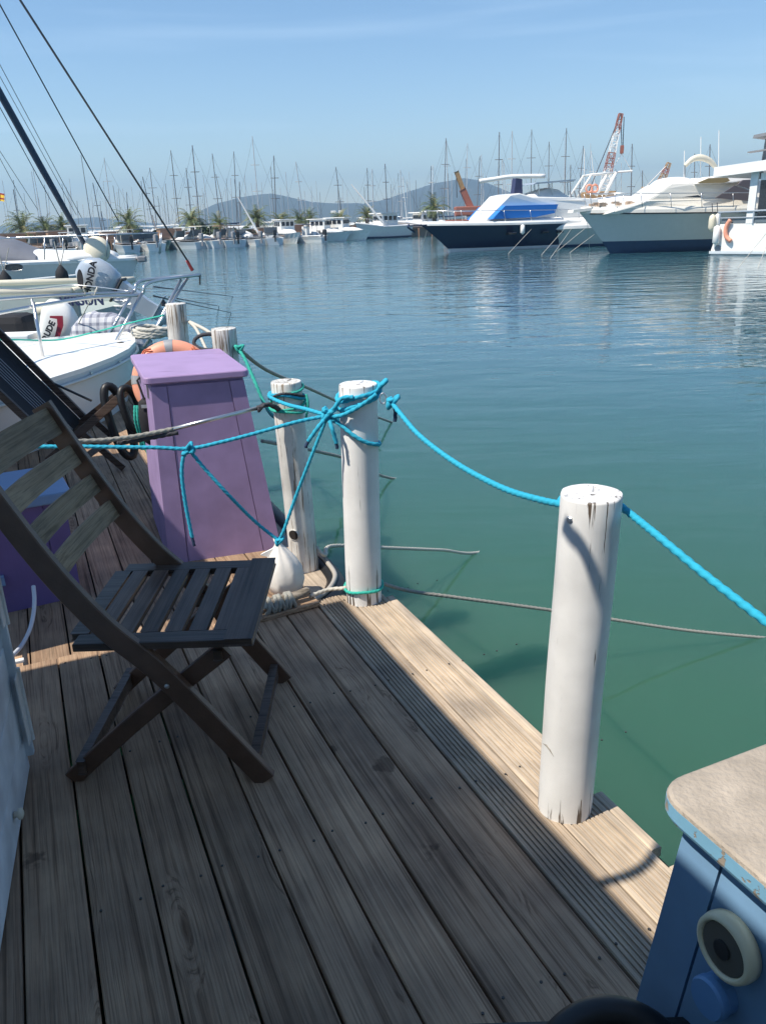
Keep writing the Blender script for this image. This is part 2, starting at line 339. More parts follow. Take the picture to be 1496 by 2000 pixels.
# ------------------------------------------------------------------ water, bed, hills, haze
def water_mat():
    m, nt, p, L = new_mat('harbour_water')
    out = nt.nodes['Material Output']
    tc = N(nt, 'ShaderNodeTexCoord')
    lw = N(nt, 'ShaderNodeTexNoise'); lw.inputs['Scale'].default_value = .06; lw.inputs['Detail'].default_value = 2; L(tc.outputs['Object'], lw.inputs[0])
    col = ramp(nt, [(.35, (.046, .122, .080)), (.7, (.038, .110, .084))]); L(lw.outputs[0], col.inputs[0])
    # blue sky reflection put into the base colour, growing with distance
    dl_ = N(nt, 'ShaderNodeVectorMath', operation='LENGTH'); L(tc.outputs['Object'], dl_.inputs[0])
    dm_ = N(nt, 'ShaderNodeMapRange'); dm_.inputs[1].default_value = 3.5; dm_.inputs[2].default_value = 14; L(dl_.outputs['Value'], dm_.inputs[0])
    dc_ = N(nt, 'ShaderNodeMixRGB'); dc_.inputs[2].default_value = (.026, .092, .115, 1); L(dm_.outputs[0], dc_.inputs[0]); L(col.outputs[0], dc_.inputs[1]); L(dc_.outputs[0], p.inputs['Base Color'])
    p.inputs['Subsurface Weight'].default_value = 1; p.inputs['Subsurface Radius'].default_value = (.6, 1.0, .9); p.inputs['Subsurface Scale'].default_value = 3.0
    p.inputs['Roughness'].default_value = .04; p.inputs['IOR'].default_value = 1.333; p.inputs['Specular IOR Level'].default_value = .5
    def nzs(scale, rot, sx, sy, det=3):
        mp = N(nt, 'ShaderNodeMapping'); mp.inputs['Rotation'].default_value = (0, 0, rot); mp.inputs['Scale'].default_value = (sx, sy, 1); L(tc.outputs['Object'], mp.inputs[0])
        n = N(nt, 'ShaderNodeTexNoise'); n.inputs['Scale'].default_value = scale; n.inputs['Detail'].default_value = det; n.inputs['Distortion'].default_value = .3; L(mp.outputs[0], n.inputs[0]); return n.outputs[0]
    a = nzs(1.1, R(8), .45, 1.3); b = nzs(4.0, R(-6), .5, 1.2, 2); c = nzs(.22, R(15), .5, 1.0, 2)
    s1 = N(nt, 'ShaderNodeMath', operation='MULTIPLY_ADD'); s1.inputs[1].default_value = .22; L(b, s1.inputs[0]); L(a, s1.inputs[2])
    s2 = N(nt, 'ShaderNodeMath', operation='MULTIPLY_ADD'); s2.inputs[1].default_value = .7; L(c, s2.inputs[0]); L(s1.outputs[0], s2.inputs[2])
    # wind patches: calm by the deck, ruffled out in the basin
    sp = N(nt, 'ShaderNodeVectorMath', operation='LENGTH'); L(tc.outputs['Object'], sp.inputs[0])
    mr = N(nt, 'ShaderNodeMapRange'); mr.inputs[1].default_value = 3; mr.inputs[2].default_value = 45; mr.inputs[3].default_value = .009; mr.inputs[4].default_value = .07; L(sp.outputs['Value'], mr.inputs[0])
    bp = N(nt, 'ShaderNodeBump'); bp.inputs['Strength'].default_value = 1; L(mr.outputs[0], bp.inputs['Distance']); L(s2.outputs[0], bp.inputs['Height']); L(bp.outputs[0], p.inputs['Normal'])
    return m
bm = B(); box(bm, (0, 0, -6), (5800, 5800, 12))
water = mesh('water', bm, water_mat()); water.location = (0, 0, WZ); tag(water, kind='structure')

def hill(name, ridge, dist, depth, mat, base=0.5):
    """ridge: list of (px, py) of the skyline, put at its own distance; built as a rounded landform with depth"""
    xs = [ridge[0][0]+(ridge[-1][0]-ridge[0][0])*i/110 for i in range(111)]
    bm = B(); rows = []
    for j in range(17):
        t = j/8-1; prof = max(0, math.cos(t*math.pi/2))**.85; row = []
        for i, x in enumerate(xs):
            y = interp(ridge, x); P = oy(x, y, dist); hor = oy(x, 0, dist)
            h = max(0.0, P.z)+2
            q = Vector((P.x*(1+t*depth/dist), dist+t*depth, WZ-1))
            nn = noise.fractal(Vector((q.x*.004, q.y*.004, 1.3)), 1.0, 2.0, 5)
            q.z = WZ-1+h*prof*(1+(.16*nn if abs(t) > .05 else .05*nn))
            row.append(bm.verts.new(q))
        rows.append(row)
    for j in range(16):
        for i in range(110): bm.faces.new((rows[j][i], rows[j][i+1], rows[j+1][i+1], rows[j+1][i]))
    o = mesh(name, bm, mat, smooth=True); tag(o, kind='structure'); return o
hm = plain('wooded_hill', (.060, .068, .045), .95, var=.5, bscale=.12)
hill('hill', [(-300, 452), (-120, 444), (0, 441), (60, 436), (110, 433), (160, 426), (190, 424), (250, 432), (330, 438), (420, 445)], 2300, 330, hm)
hill('hill', [(340, 440), (380, 418), (420, 400), (470, 388), (530, 384), (560, 388), (610, 397), (660, 397), (700, 396), (740, 402), (800, 430)], 1900, 260, hm)
hill('hill', [(640, 428), (690, 402), (750, 390), (800, 372), (850, 357), (905, 347), (940, 353), (975, 366), (1020, 385), (1100, 401), (1200, 407), (1320, 408), (1500, 402), (1800, 396)], 2100, 300, hm)

hz = bpy.data.materials.new('haze_air'); hz.use_nodes = True; nt = hz.node_tree; nt.nodes.clear()
ho = N(nt, 'ShaderNodeOutputMaterial'); hv = N(nt, 'ShaderNodeVolumePrincipled'); hv.inputs['Color'].default_value = (.48, .74, 1, 1); hv.inputs['Density'].default_value = .00048; hv.inputs['Anisotropy'].default_value = .2
nt.links.new(hv.outputs[0], ho.inputs['Volume'])
bm = B(); box(bm, (0, 0, (WZ-13+150)/2), (6200, 6200, 150-WZ+13)); hzo = mesh('haze', bm, hz); tag(hzo, kind='stuff')
sc.cycles.volume_bounces = 0

# ------------------------------------------------------------------ near deck
deck = empty('deck', (0, 0, 0)); tag(deck, kind='structure')
def plank(parent, v0, v1, u0, u1, z, th, mat, grooves=0, name='plank', cutn=0, warp=.0015, poly=None):
    """board lying along u between v0 and v1; optional anti-slip grooves milled along it"""
    prof = []; g = .006; w_ = v1-v0
    e = .003
    if grooves:
        xs = []; n = grooves; pw = (w_-.012)/n
        prof = [(0, -th), (0, -e), (e, 0)]
        for i in range(n):
            a = .006+i*pw
            if i: prof += [(a, 0)]
            c = a+pw
            if i < n-1: prof += [(c-.0055, 0), (c-.0045, -.005), (c-.0012, -.005), (c, 0)]
        prof += [(w_-e, 0), (w_, -e), (w_, -th)]
    else: prof = [(0, -th), (0, -e), (e, 0), (w_/2, .0006), (w_-e, 0), (w_, -e), (w_, -th)]
    segs = max(2, int((u1-u0)/.25)); rings = []
    sd_ = random.random()*50
    for i in range(segs+1):
        u = u0+(u1-u0)*i/segs; dz = noise.noise(Vector((sd_, u*1.3, 0)))*warp; dv = noise.noise(Vector((sd_, u*2.1, 5)))*warp
        rings.append([Vector(((u-u0), -(a+dv), z+b+dz)) for a, b in prof])
    bm = B(); loft(bm, rings)
    m4 = Matrix.Translation(D(v0, u0, 0)) @ Matrix(((UU.x, -VV.x, 0, 0), (UU.y, -VV.y, 0, 0), (0, 0, 1, 0), (0, 0, 0, 1)))
    if poly: pass
    o = mesh(name, bm, mat, parent, world=False); o.matrix_basis = m4
    return o
PW = .145; v = .93; k = 0
while v > -1.6:
    u1 = 2.9+random.uniform(-.006, .006)
    plank(deck, v-PW+.0065, v-.0, -1.6, u1, random.uniform(-.0015, .0015), .028, M['deck'])
    v -= PW
M['deck_part_lit'] = wood('deck_wood_part_lit', (.33, .255, .185), (.44, .345, .25), (.50, .40, .30), 'X', bump=.35)  # in-between copy of the deck wood, part-lit tone put into the colour
plank(deck, .9365, 1.0725, -1.6, 2.905, 0, .028, M['deck_part_lit'], grooves=9)
plank(deck, 1.077, 1.216, -1.6, 2.90, .001, .028, M['deck_sunlit'], grooves=9)
# outer trim boards run from post to post, stepping in at each post
plank(deck, 1.219, 1.252, 1.58, 2.80, -.002, .03, M['deck_sunlit'])
plank(deck, 1.219, 1.250, 1.19, 1.42, -.002, .03, M['deck_sunlit'])
plank(deck, 1.219, 1.290, -1.6, 1.13, -.002, .03, M['deck_sunlit'])
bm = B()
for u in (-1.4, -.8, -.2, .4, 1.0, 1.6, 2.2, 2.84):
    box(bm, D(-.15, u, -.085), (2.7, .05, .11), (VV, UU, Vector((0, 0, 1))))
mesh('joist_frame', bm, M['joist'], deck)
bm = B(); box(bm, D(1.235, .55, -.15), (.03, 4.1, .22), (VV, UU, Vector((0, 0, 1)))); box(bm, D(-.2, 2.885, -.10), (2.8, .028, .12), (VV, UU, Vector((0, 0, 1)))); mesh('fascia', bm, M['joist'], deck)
bm = B()
for v_, u in ((.9, -1), (.9, .6), (.9, 2.3), (-.5, -.9), (-.5, .9), (-.5, 2.3)):
    box(bm, D(v_, u, -.36), (.55, 1.1, .42), (VV, UU, Vector((0, 0, 1))), .03)
mesh('pontoon_float', bm, plain('grey_float', (.08, .09, .09), .7), deck)
# nail heads
bm = B()
for k in range(-4, 7):
    for u in (.4, 1.0, 1.6, 2.2, 2.84):
        for s in (-.045, .045):
            lathe(bm, [(.0035, 0), (.0035, .0025)], D(.93-PW*(k+.5)+s, u+random.uniform(-.01, .01), .0002), n=6)
tag(mesh('nail_head', bm, M['darksteel'], deck), kind='stuff')

# ------------------------------------------------------------------ far deck
FZ = -.06
deck2 = empty('far_deck', (0, 0, 0)); deck2.name = 'deck'; tag(deck2, kind='structure')
def ucut(v_):       # rounded near corner on the water side
    r_ = .34; ve = 1.12
    if v_ < ve-r_: return 2.96
    t = min(1, (v_-(ve-r_))/r_); return 2.96+r_*(1-math.sqrt(max(0, 1-t*t)))
v = 1.12; i = 0
while v > -2.6:
    g = 9 if i == 0 else 0
    # piecewise strips make the rounded end follow the rim
    a, b = v-PW+.007, v
    bm = B(); segs = 6 if ucut(b) > 2.94 else 1
    # outline polygon in (v,u)
    outl = [(a+(b-a)*q/segs, ucut(a+(b-a)*q/segs)) for q in range(segs+1)]
    L_ = 8.2 if v > -.5 else 4.2
    pts = [Vector((ou-2.9, -(ov-a), -.028)) for ov, ou in outl]+[Vector((L_-2.9, -(b-a), -.028)), Vector((L_-2.9, 0, -.028))]
    poly_extrude(bm, pts, Vector((0, 0, .028)))
    o = mesh('plank', bm, M['deck'] if i else M['deck_sunlit'], deck2, world=False)
    o.matrix_basis = Matrix.Translation(D(a, 2.9, FZ+random.uniform(-.002, .002))) @ Matrix(((UU.x, -VV.x, 0, 0), (UU.y, -VV.y, 0, 0), (0, 0, 1, 0), (0, 0, 0, 1)))
    v -= PW; i += 1
bm = B(); box(bm, D(-.7, 5.5, FZ-.10), (3.7, 5.0, .1), (VV, UU, Vector((0, 0, 1)))); mesh('joist_frame', bm, M['joist'], deck2)
bm = B(); box(bm, D(-.7, 5.6, FZ-.33), (3.2, 4.8, .38), (VV, UU, Vector((0, 0, 1))), .04); mesh('pontoon_float', bm, plain('grey_float_far', (.08, .09, .09), .7), deck2)
# rubber rim round the rounded corner
rim = [D(1.15, 4.4, FZ-.03), D(1.15, 3.6, FZ-.03), D(1.15, 3.38, FZ-.03)]
for q in range(1, 7):
    t = q/6*math.pi/2; rim.append(D(1.12-.34+.37*math.cos(t), 2.96+.34-.37*math.sin(t), FZ-.03))
rim += [D(.55, 2.935, FZ-.03)]
bm = B(); tube(bm, spline(rim, 4), .05, 10); mesh('rubber_rim', bm, M['black'], deck2, smooth=True)
bm = B(); tube(bm, [p+Vector((0, 0, .056)) for p in spline(rim[1:-1], 4)], .012, 6); mesh('rim_trim', bm, plain('pale_rim_trim', (.38, .35, .31), .6), deck2, smooth=True)

# ------------------------------------------------------------------ posts
def post(base, top, r, mat, label, rope_hole=False, screw=False, n=40):
    t = empty('mooring_post', base, label=label, cat='post', group='mooring posts along the deck edges')
    h = top-base; bm = B(); rings = []; ns = 26; a, b = frame_along(Vector((0, 0, 1)))
    sd_ = random.random()*30
    for i in range(ns+1):
        f = i/ns; c = base+h*f; ring = []
        ed = .97 if i == ns else (.995 if i == ns-1 else 1)
        if i == ns-1: c = base+h*(1-.006/h.length)
        for k in range(n):
            q = 2*math.pi*k/n; d = a*math.cos(q)+b*math.sin(q)
            nn = noise.noise(Vector((d.x*1.4+sd_, d.y*1.4, f*2.2)))*.045+noise.noise(Vector((d.x*6+sd_, d.y*6, f*3)))*.012
            ring.append(c+d*r*ed*(1+nn))
        rings.append(ring)
    loft(bm, rings, cap=False)
    bm.verts.ensure_lookup_table()
    # split, slightly dished end grain
    lastring = [v_ for v_ in bm.verts[-n:]]; prev = lastring; c = top
    for rr, dz in ((.8, -.0), (.5, -.001), (.2, -.001)):
        ring = []
        for k, v_ in enumerate(lastring):
            d = (v_.co-c); crack = -.012 if k in (3, 4, 17, 29) and rr < .97 else 0
            ring.append(bm.verts.new(c+d*rr+Vector((0, 0, dz+crack*(1 if k in (3, 17, 29) else .0)))))
        for k in range(n): bm.faces.new((prev[k], prev[(k+1) % n], ring[(k+1) % n], ring[k]))
        prev = ring
    bm.faces.new(prev)
    o = mesh('shaft', bm, mat, t, smooth=True)
    for p_ in o.data.polygons[-(3*n+1):]: p_.use_smooth = False
    return t
P3b, P3t = Vector((.462, 1.745, 0)), Vector((.484, 1.748, .889))
P2b, P2t = Vector((-.092, 3.035, 0)), Vector((-.080, 3.04, .912))
P1b, P1t = Vector((-.383, 3.52, FZ)), Vector((-.408, 3.50, .845))
p3 = post(P3b, P3t, .071, M['post'], 'smooth white round post nearest the camera, rope passing behind its top')
p2 = post(P2b, P2t, .073, M['post'], 'white round post at the deck corner wrapped with blue rope')
p1 = post(P1b, P1t, .067, M['post_old'], 'peeling white post with a round hole, left of the blue-roped post')
def xyr(px, py, Y, name='x'): return oy(px, py, Y)
P4b = Vector((-.86, 4.60, FZ)); P4t = Vector((-.865, 4.60, .95))
P5b = Vector((-1.47, 5.95, FZ)); P5t = Vector((-1.445, 5.95, .975))
p4 = post(P4b, P4t, .07, M['post_old'], 'short looking peeling grey-white post just behind the purple bench box')
p5 = post(P5b, P5t, .073, M['post_old'], 'farthest peeling post rising behind the orange life ring')
# screw on the near post, hole in the old post, gouge
d3 = (Vector((1104, 0, 0)))
def on_cyl(px, py, c, t, r, side=1):
    """point of a vertical-ish post's skin seen at a pixel"""
    d = ray(px, py).normalized(); ax = (t-c).normalized()
    oc = CAM-c; dp = d-ax*d.dot(ax); op = oc-ax*oc.dot(ax)
    a_ = dp.dot(dp); b_ = 2*dp.dot(op); c_ = op.dot(op)-r*r; disc = max(0, b_*b_-4*a_*c_)
    s = (-b_-math.sqrt(disc))/(2*a_); p = CAM+d*s; nrm = (p-c); nrm = (nrm-ax*nrm.dot(ax)).normalized(); return p, nrm
p, nn = on_cyl(1112, 1015, P3b, P3t, .0715)
bm = B(); lathe(bm, [(.0085, -.004), (.0085, .0015), (.006, .004), (.002, .0045)], p, nn, 14); mesh('screw_head', bm, M['steel'], p3, smooth=False)
p, nn = on_cyl(574, 1045, P1b, P1t, .0675)
bm = B(); lathe(bm, [(.022, -.02), (.0265, .0005), (.027, .002), (.025, .003), (.023, -.004)], p, nn, 18); mesh('hole_rim', bm, M['post_old'], p1, smooth=True)
bm = B(); lathe(bm, [(.0235, .0), (.0235, .0030)], p, nn, 18); mesh('bore_hole', bm, plain('dark_hole', (.02, .015, .012), .9), p1)
pl = [on_cyl(x, y, P3b, P3t, .0718)[0] for x, y in ((1060, 1452), (1067, 1456), (1074, 1465), (1081, 1478))]
bm = B(); tube(bm, pl, [.0005, .003, .003, .0005], 6); mesh('gouge', bm, plain('bare_gouge', (.25, .23, .2), .8), p3)

# ------------------------------------------------------------------ houseboat wall, roof (shade the deck)
hb = empty('houseboat', D(-.9, .5, 0), label='pale blue-white boarded houseboat wall at the left frame edge', cat='houseboat')
AXD = (VV, UU, Vector((0, 0, 1)))
WT = 1.86
WV = -.205
WA = oz(62, 1500); WB = oz(8, 1845); UW = (WA-WB).normalized(); VW = Vector((UW.y, -UW.x, 0)); AXW = (VW, UW, Vector((0, 0, 1)))
def DW(v, u, z=0): return WA+UW*(u-2.243)+VW*v+Vector((0, 0, z))     # v measured out from the wall face
for i in range(26):
    if i < 13:
        zc = .075+i*.138
        bm = B(); box(bm, DW(-.013+random.uniform(-.001, .001), .42, zc), (.024, 3.64, .134), AXW, .004)
        o = mesh('wall_board', bm, M['wall'], hb, world=True)
bm = B(); box(bm, DW(-.065, .42, WT/2), (.07, 3.60, WT), AXW); mesh('wall_core', bm, M['wallin'], hb)
# corner strip with hinge
bm = B(); beam(bm, DW(+.004, 2.235, .055), DW(+.004, 2.235, WT), .03, .022, VW, .003); mesh('corner_strip', bm, M['wall'], hb)
for z0 in (.22, .60):
    bm = B(); box(bm, DW(+.018, 2.215, z0), (.004, .05, .22), AXW, .001)
    tube(bm, [DW(+.022, 2.238, z0-.12), DW(+.022, 2.238, z0+.12)], .006, 8)
    h_ = mesh('hinge', bm, M['whitedull'], hb)
p = ovp(28, 1592, DW(0, 0), DW(0, 1)); bm = B(); lathe(bm, [(.008, 0), (.008, .008), (.015, .012), (.015, .02), (.006, .024)], p, VW, 14); mesh('door_knob', bm, M['cream'], hb, smooth=True)
# unseen walls behind the camera, added to block sky light from the deck
bm = B(); box(bm, D(1.05, -.62, 1.5), (2.5, .05, 3.0), AXD); mesh('sky_block_end', bm, M['wallin'], hb)
bm = B(); box(bm, D(.05, -1.5, 1.1), (.8, .06, 2.2), AXD); box(bm, D(1.05, -1.5, 2.0), (1.2, .06, .4), AXD); box(bm, D(1.5, -1.5, .9), (.35, .06, 1.8), AXD); mesh('sky_block_back', bm, M['wallin'], hb)

# roof slab: right edge throws the shadow line at v=1.01; end throws the line at u=2.85
off = Vector((-SUNV.x, -SUNV.y, 0))/SUNV.z
def shift(h): return (off*h).dot(VV), (off*h).dot(UU)
RZ = 1.92; sv, su = shift(RZ)
rv_, ru_ = 1.012-sv, 2.852-su
bm = B(); box(bm, D(rv_-.75, (ru_-1.6)/2, RZ+.02), (1.5, ru_+1.6, .04), AXD); mesh('roof', bm, M['roofm'], hb)
bm = B(); beam(bm, D(rv_-.03, -1.55, RZ-.03), D(rv_-.03, ru_, RZ-.03), .05, .05); beam(bm, D(rv_-.05, ru_-.04, RZ-.03), D(rv_-1.4, ru_-.04, RZ-.03), .05, .05); mesh('roof_beam', bm, M['roofm'], hb)
bm = B(); beam(bm, D(rv_-1.4, ru_-.1, 0), D(rv_-1.4, ru_-.1, RZ), .07, .07); mesh('roof_post', bm, M['roofm'], hb)
bm = B(); box(bm, D(rv_-.012, .04, RZ+.10), (.022, 1.36, .18), AXD); mesh('shade_board', bm, M['roofm'], hb)  # unseen board, added above the roof edge to shade the blue cabinet side
# second awning over the far deck
aw = empty('awning', D(-1.5, 3.5, FZ), label='flat boarded awning standing over the far deck beyond the left frame edge', cat='awning')
RZ2 = 1.92; sv2, su2 = shift(RZ2-FZ)
av, au0, au1 = .62-sv2, 3.13-su2, 6.0-su2
bm = B(); box(bm, D(av-1.0, (au0+au1)/2, RZ2+.02), (2.0, au1-au0, .04), AXD); mesh('awning_panel', bm, M['roofm'], aw)
for v_ in (av-.08, av-1.92):
    for u_ in (au0+.08, au1-.08):
        bm = B(); beam(bm, D(v_, u_, FZ), D(v_, u_, RZ2), .06, .06); mesh('awning_post', bm, M['roofm'], aw)

# ------------------------------------------------------------------ purple bench box
def hexbox(bm, b4, t4, bev=0):
    vs_ = [bm.verts.new(Vector(p)) for p in list(b4)+list(t4)]
    fs = [(0, 1, 2, 3), (7, 6, 5, 4), (0, 4, 5, 1), (1, 5, 6, 2), (2, 6, 7, 3), (3, 7, 4, 0)]
    for f in fs: bm.faces.new([vs_[i] for i in f])
    if bev: bmesh.ops.bevel(bm, geom=bm.edges[:], offset=bev, segments=2, affect='EDGES', profile=.6)
ZT = .86
bl, br = oz(331, 1101, FZ), oz(549, 1070, FZ); tl, tr = oz(300, 752, ZT), oz(480, 728, ZT)
# keep the front plane plumb enough: use mean y of each pair
frontdir = (br-bl).normalized(); depth = (Vector((-frontdir.y, frontdir.x, 0))-frontdir*.07).normalized()*.72
tl.z = tr.z = ZT
tl = Vector(((bl.x+tl.x)/2-.005, (bl.y+tl.y)/2, ZT)); tr = Vector(((br.x+tr.x)/2-.02, (br.y+tr.y)/2, ZT))
# recompute on the vertical plane of the front so that corners fall where they are seen
tl = ovp(295, 755, bl+depth*.03, br+depth*.03); tr = ovp(474, 731, bl+depth*.03, br+depth*.03)
zt = (tl.z+tr.z)/2; tl.z = tr.z = zt
pb = empty('storage_box', (bl+br)/2+depth*.5, label='tall purple painted wooden box with a sloping lid beside the peeling post', cat='storage box')
bm = B(); hexbox(bm, [bl, br, br+depth, bl+depth], [tl, tr, tr+depth, tl+depth]); mesh('body', bm, M['purple'], pb)
fn = Vector((frontdir.y, -frontdir.x, 0))
def fp(s, t, o=0): return (bl.lerp(br, s)).lerp(tl.lerp(tr, s), t)+fn*o
for s0, s1, nm in ((0.0, .165, 'corner_board'), (.172, .835, 'front_panel'), (.842, 1.0, 'corner_board')):
    bm = B(); oo = .012 if nm == 'corner_board' else .009
    hexbox(bm, [fp(s0, .0, oo), fp(s1, .0, oo), fp(s1, .0, .0005), fp(s0, 0, .0005)], [fp(s0, .985, oo), fp(s1, .985, oo), fp(s1, .985, .0005), fp(s0, .985, .0005)]); mesh(nm, bm, M['purple'], pb)
ov = .028
lb = [tl-frontdir*ov+fn*ov, tr+frontdir*ov+fn*ov, tr+frontdir*ov+depth*1.03, tl-frontdir*ov+depth*1.03]
def roundrect(c4, rad, n=5):
    out = []; m = len(c4)
    for i in range(m):
        p = c4[i]; a = (c4[i-1]-p).normalized(); b_ = (c4[(i+1) % m]-p).normalized()
        for k in range(n+1):
            t = k/n; out.append((p+a*rad).lerp(p, t).lerp(p.lerp(p+b_*rad, t), t))
    return out
for (r1, z0, z1) in ((.012, .001, .017), (.03, .017, .033)):
    pass
def lid(parent, c4, z0, th, mat, rad=.03, bev=.006, name='lid'):
    rr = roundrect(c4, rad); c = sum(rr, Vector())/len(rr); rings = []
    for dz, sc_ in ((0, .985), (bev, 1), (th-bev, 1), (th-bev*.3, .994), (th, .985)):
        rings.append([Vector((c.x+(p.x-c.x)*sc_, c.y+(p.y-c.y)*sc_, z0+dz)) for p in rr])
    bm = B(); loft(bm, rings); return mesh(name, bm, mat, parent)
lid(pb, lb, zt+.001, .034, M['purple_lid'])
lsm = (tl-fn*0)
bm = B()
for s in (.2, .8):
    bm = B(); q = tl.lerp(tl+depth, s)-frontdir*.006; box(bm, q-Vector((0, 0, .06)), (.006, .03, .06), (frontdir, depth.normalized(), Vector((0, 0, 1)))); mesh('lid_hinge', bm, M['steel'], pb)

# ------------------------------------------------------------------ low purple box with blue lid, and its hose
c0 = oz(160, 1163, FZ); e0 = oz(0, 1199, FZ); dl = (e0-c0).normalized(); dpt = Vector((dl.y, -dl.x, 0));
if dpt.y < 0: dpt = -dpt
Hb = .40
bb = [c0, c0+dl*.75, c0+dl*.75+dpt*.42, c0+dpt*.42]
tt = [Vector((p.x, p.y, Hb))+(-dl*-.0) for p in bb]
lb2 = empty('storage_box', c0+dl*.37+dpt*.2, label='low deep purple box with a blue lid behind the wooden chair back', cat='storage box')
bm = B(); hexbox(bm, bb, tt); mesh('body', bm, M['purple_dk'], lb2)
for s0, s1 in ((0, .12), (.125, .5), (.505, .88)):
    bm = B(); q = [bb[0]+dl*(.75*s0), bb[0]+dl*(.75*s1)]
    o_ = -dpt*(.011 if s0 == 0 else .008)
    hexbox(bm, [q[0]+o_, q[1]+o_, q[1]-dpt*.0005, q[0]-dpt*.0005], [Vector((p.x, p.y, Hb-.005)) for p in (q[0]+o_, q[1]+o_, q[1]-dpt*.0005, q[0]-dpt*.0005)]); mesh('front_board', bm, M['purple_dk'], lb2)
l2 = [bb[0]-dl*.03-dpt*.035, bb[1]+dl*.03-dpt*.035, bb[2]+dl*.03+dpt*.02, bb[3]-dl*.03+dpt*.02]
lid(lb2, l2, Hb+.001, .045, M['bluegrey'], rad=.04)
bm = B(); box(bm, bb[0]+dl*.33-dpt*.02+Vector((0, 0, .16)), (.06, .03, .035), (dl, dpt, Vector((0, 0, 1))), .006); mesh('outlet_plate', bm, M['bluegrey'], lb2)
hp = [oy(66, 1145, 3.03), oy(68, 1170, 2.98), oy(66, 1200, 2.93), oy(58, 1232, 2.87), oy(42, 1262, 2.80), oz(20, 1286, .012)]
rope_obj('hose', hp, .0085, plain('white_hose', (.62, .66, .72), .4), twisted=False, n=10, label='thin white hose curving down from the low purple box to the boards', cat='hose')
bm = B(); q = oz(28, 1293, .012); box(bm, q, (.07, .02, .012), (VV, UU, Vector((0, 0, 1))), .003); tag(mesh('cord_clip', bm, M['whitedull']), 'small pale clip lying on the boards at the end of the hose', 'clip')

# ------------------------------------------------------------------ folding chairs
def chair(label, seatmat=None):
    """side frames in the x-z plane; x forward, y across (0..W)"""
    t = empty('folding_chair', (0, 0, 0), label=label, cat='chair')
    W = .545
    ml, ms = M['chair'], M['slat']
    def bar(name, pts, w_, th, y, mat=ml):
        # curved board cut in the x-z plane: width w_ in plane, thickness th across
        p = spline([Vector((a, 0, b)) for a, b in pts], 6) if len(pts) > 2 else [Vector((a, 0, b)) for a, b in pts]
        rings = []
        for i, q in enumerate(p):
            d = (p[min(i+1, len(p)-1)]-p[max(i-1, 0)]).normalized(); nrm = Vector((-d.z, 0, d.x))
            c = .003
            hw, ht = w_/2, th/2
            sh_ = [(-hw, -ht+c), (-hw+c, -ht), (hw-c, -ht), (hw, -ht+c), (hw, ht-c), (hw-c, ht), (-hw+c, ht), (-hw, ht-c)]
            rings.append([q+nrm*a+Vector((0, y+b, 0)) for a, b in sh_])
        bm = B(); loft(bm, rings)
        o = mesh(name, bm, mat, t); return o
    back = [(-1.03, 1.0), (-.93, .80), (-.84, .64), (-.74, .50), (-.60, .345), (-.36, .005)]
    fr_ = [(-.925, .005), (-.70, .205), (-.44, .415)]
    for y in (.012, W-.012): bar('back_leg', back, .062, .026, y, M['chairleg'])
    for y in (.045, W-.045): bar('front_leg', fr_, .050, .024, y, M['chairleg'])
    # seat
    zs = .452; x0, x1 = -.86, -.36
    for y in (.0, W): 
        bm = B(); beam(bm, (x0+.02, .0+(.035 if y == 0 else W-.035), zs-.002), (x1, (.035 if y == 0 else W-.035), zs-.002), .06, .022, (0, 1, 0), .003); mesh('seat_rail', bm, ml, t)
    xs = [x0+.075+i*.067 for i in range(6)]
    for i, x in enumerate(xs[:6]):
        bm = B(); beam(bm, (x, .067, zs+.001), (x, W-.067, zs+.001), .044, .016, (1, 0, 0), .002); mesh('seat_slat', bm, M['chairy'], t)
    bm = B(); beam(bm, (x1-.036, .006, zs+.002), (x1-.036, W-.006, zs+.002), .07, .022, (1, 0, 0), .004); mesh('seat_front_board', bm, M['chairy'], t)
    bm = B(); beam(bm, (x0+.02, .067, zs+.0), (x0+.02, W-.067, zs+.0), .045, .02, (1, 0, 0), .003); mesh('seat_back_board', bm, ml, t)
    # back slats, slightly bowed
    for i, (x, z, hgt) in enumerate(((-1.0, .950, .088), (-.952, .842, .066), (-.905, .748, .060), (-.858, .662, .058))):
        rings = []
        for k in range(9):
            f = k/8; y = .024+f*(W-.048); bow = -.013*math.sin(math.pi*f)
            dx, dz = .42, .9
            c = Vector((x+bow, y, z)); up = Vector((-dx, 0, dz)).normalized(); th = Vector((dz, 0, dx)).normalized()
            rings.append([c+up*(hgt/2)*a+th*.008*b for a, b in ((-1, -1), (1, -1), (1, 1), (-1, 1))])
        bm = B(); loft(bm, rings); mesh('back_slat', bm, ms, t)
    # stretchers
    for a in ((-.39, .055, .045), (-.46, .405, .03), (-.885, .055, .045)):
        bm = B(); beam(bm, (a[0], .02, a[1]), (a[0], W-.02, a[1]), .022, a[2], (1, 0, 0), .002); mesh('stretcher', bm, ml, t)
    for y in (.03, W-.03):
        bm = B(); box(bm, (-.615, y, .335), (.03, .012, .05)); mesh('pivot_block', bm, ml, t)
    for y in (-.002, W+.002):
        bm = B(); lathe(bm, [(.007, -.006), (.007, .003), (.003, .005)], (-.60, y, .33), Vector((0, -1 if y < .1 else 1, 0)), 10); mesh('bolt', bm, M['steel'], t)
    return t
ch = chair('dark brown slatted folding chair standing in the shade on the near deck')
ch.location = (0.0, 1.880, 0)

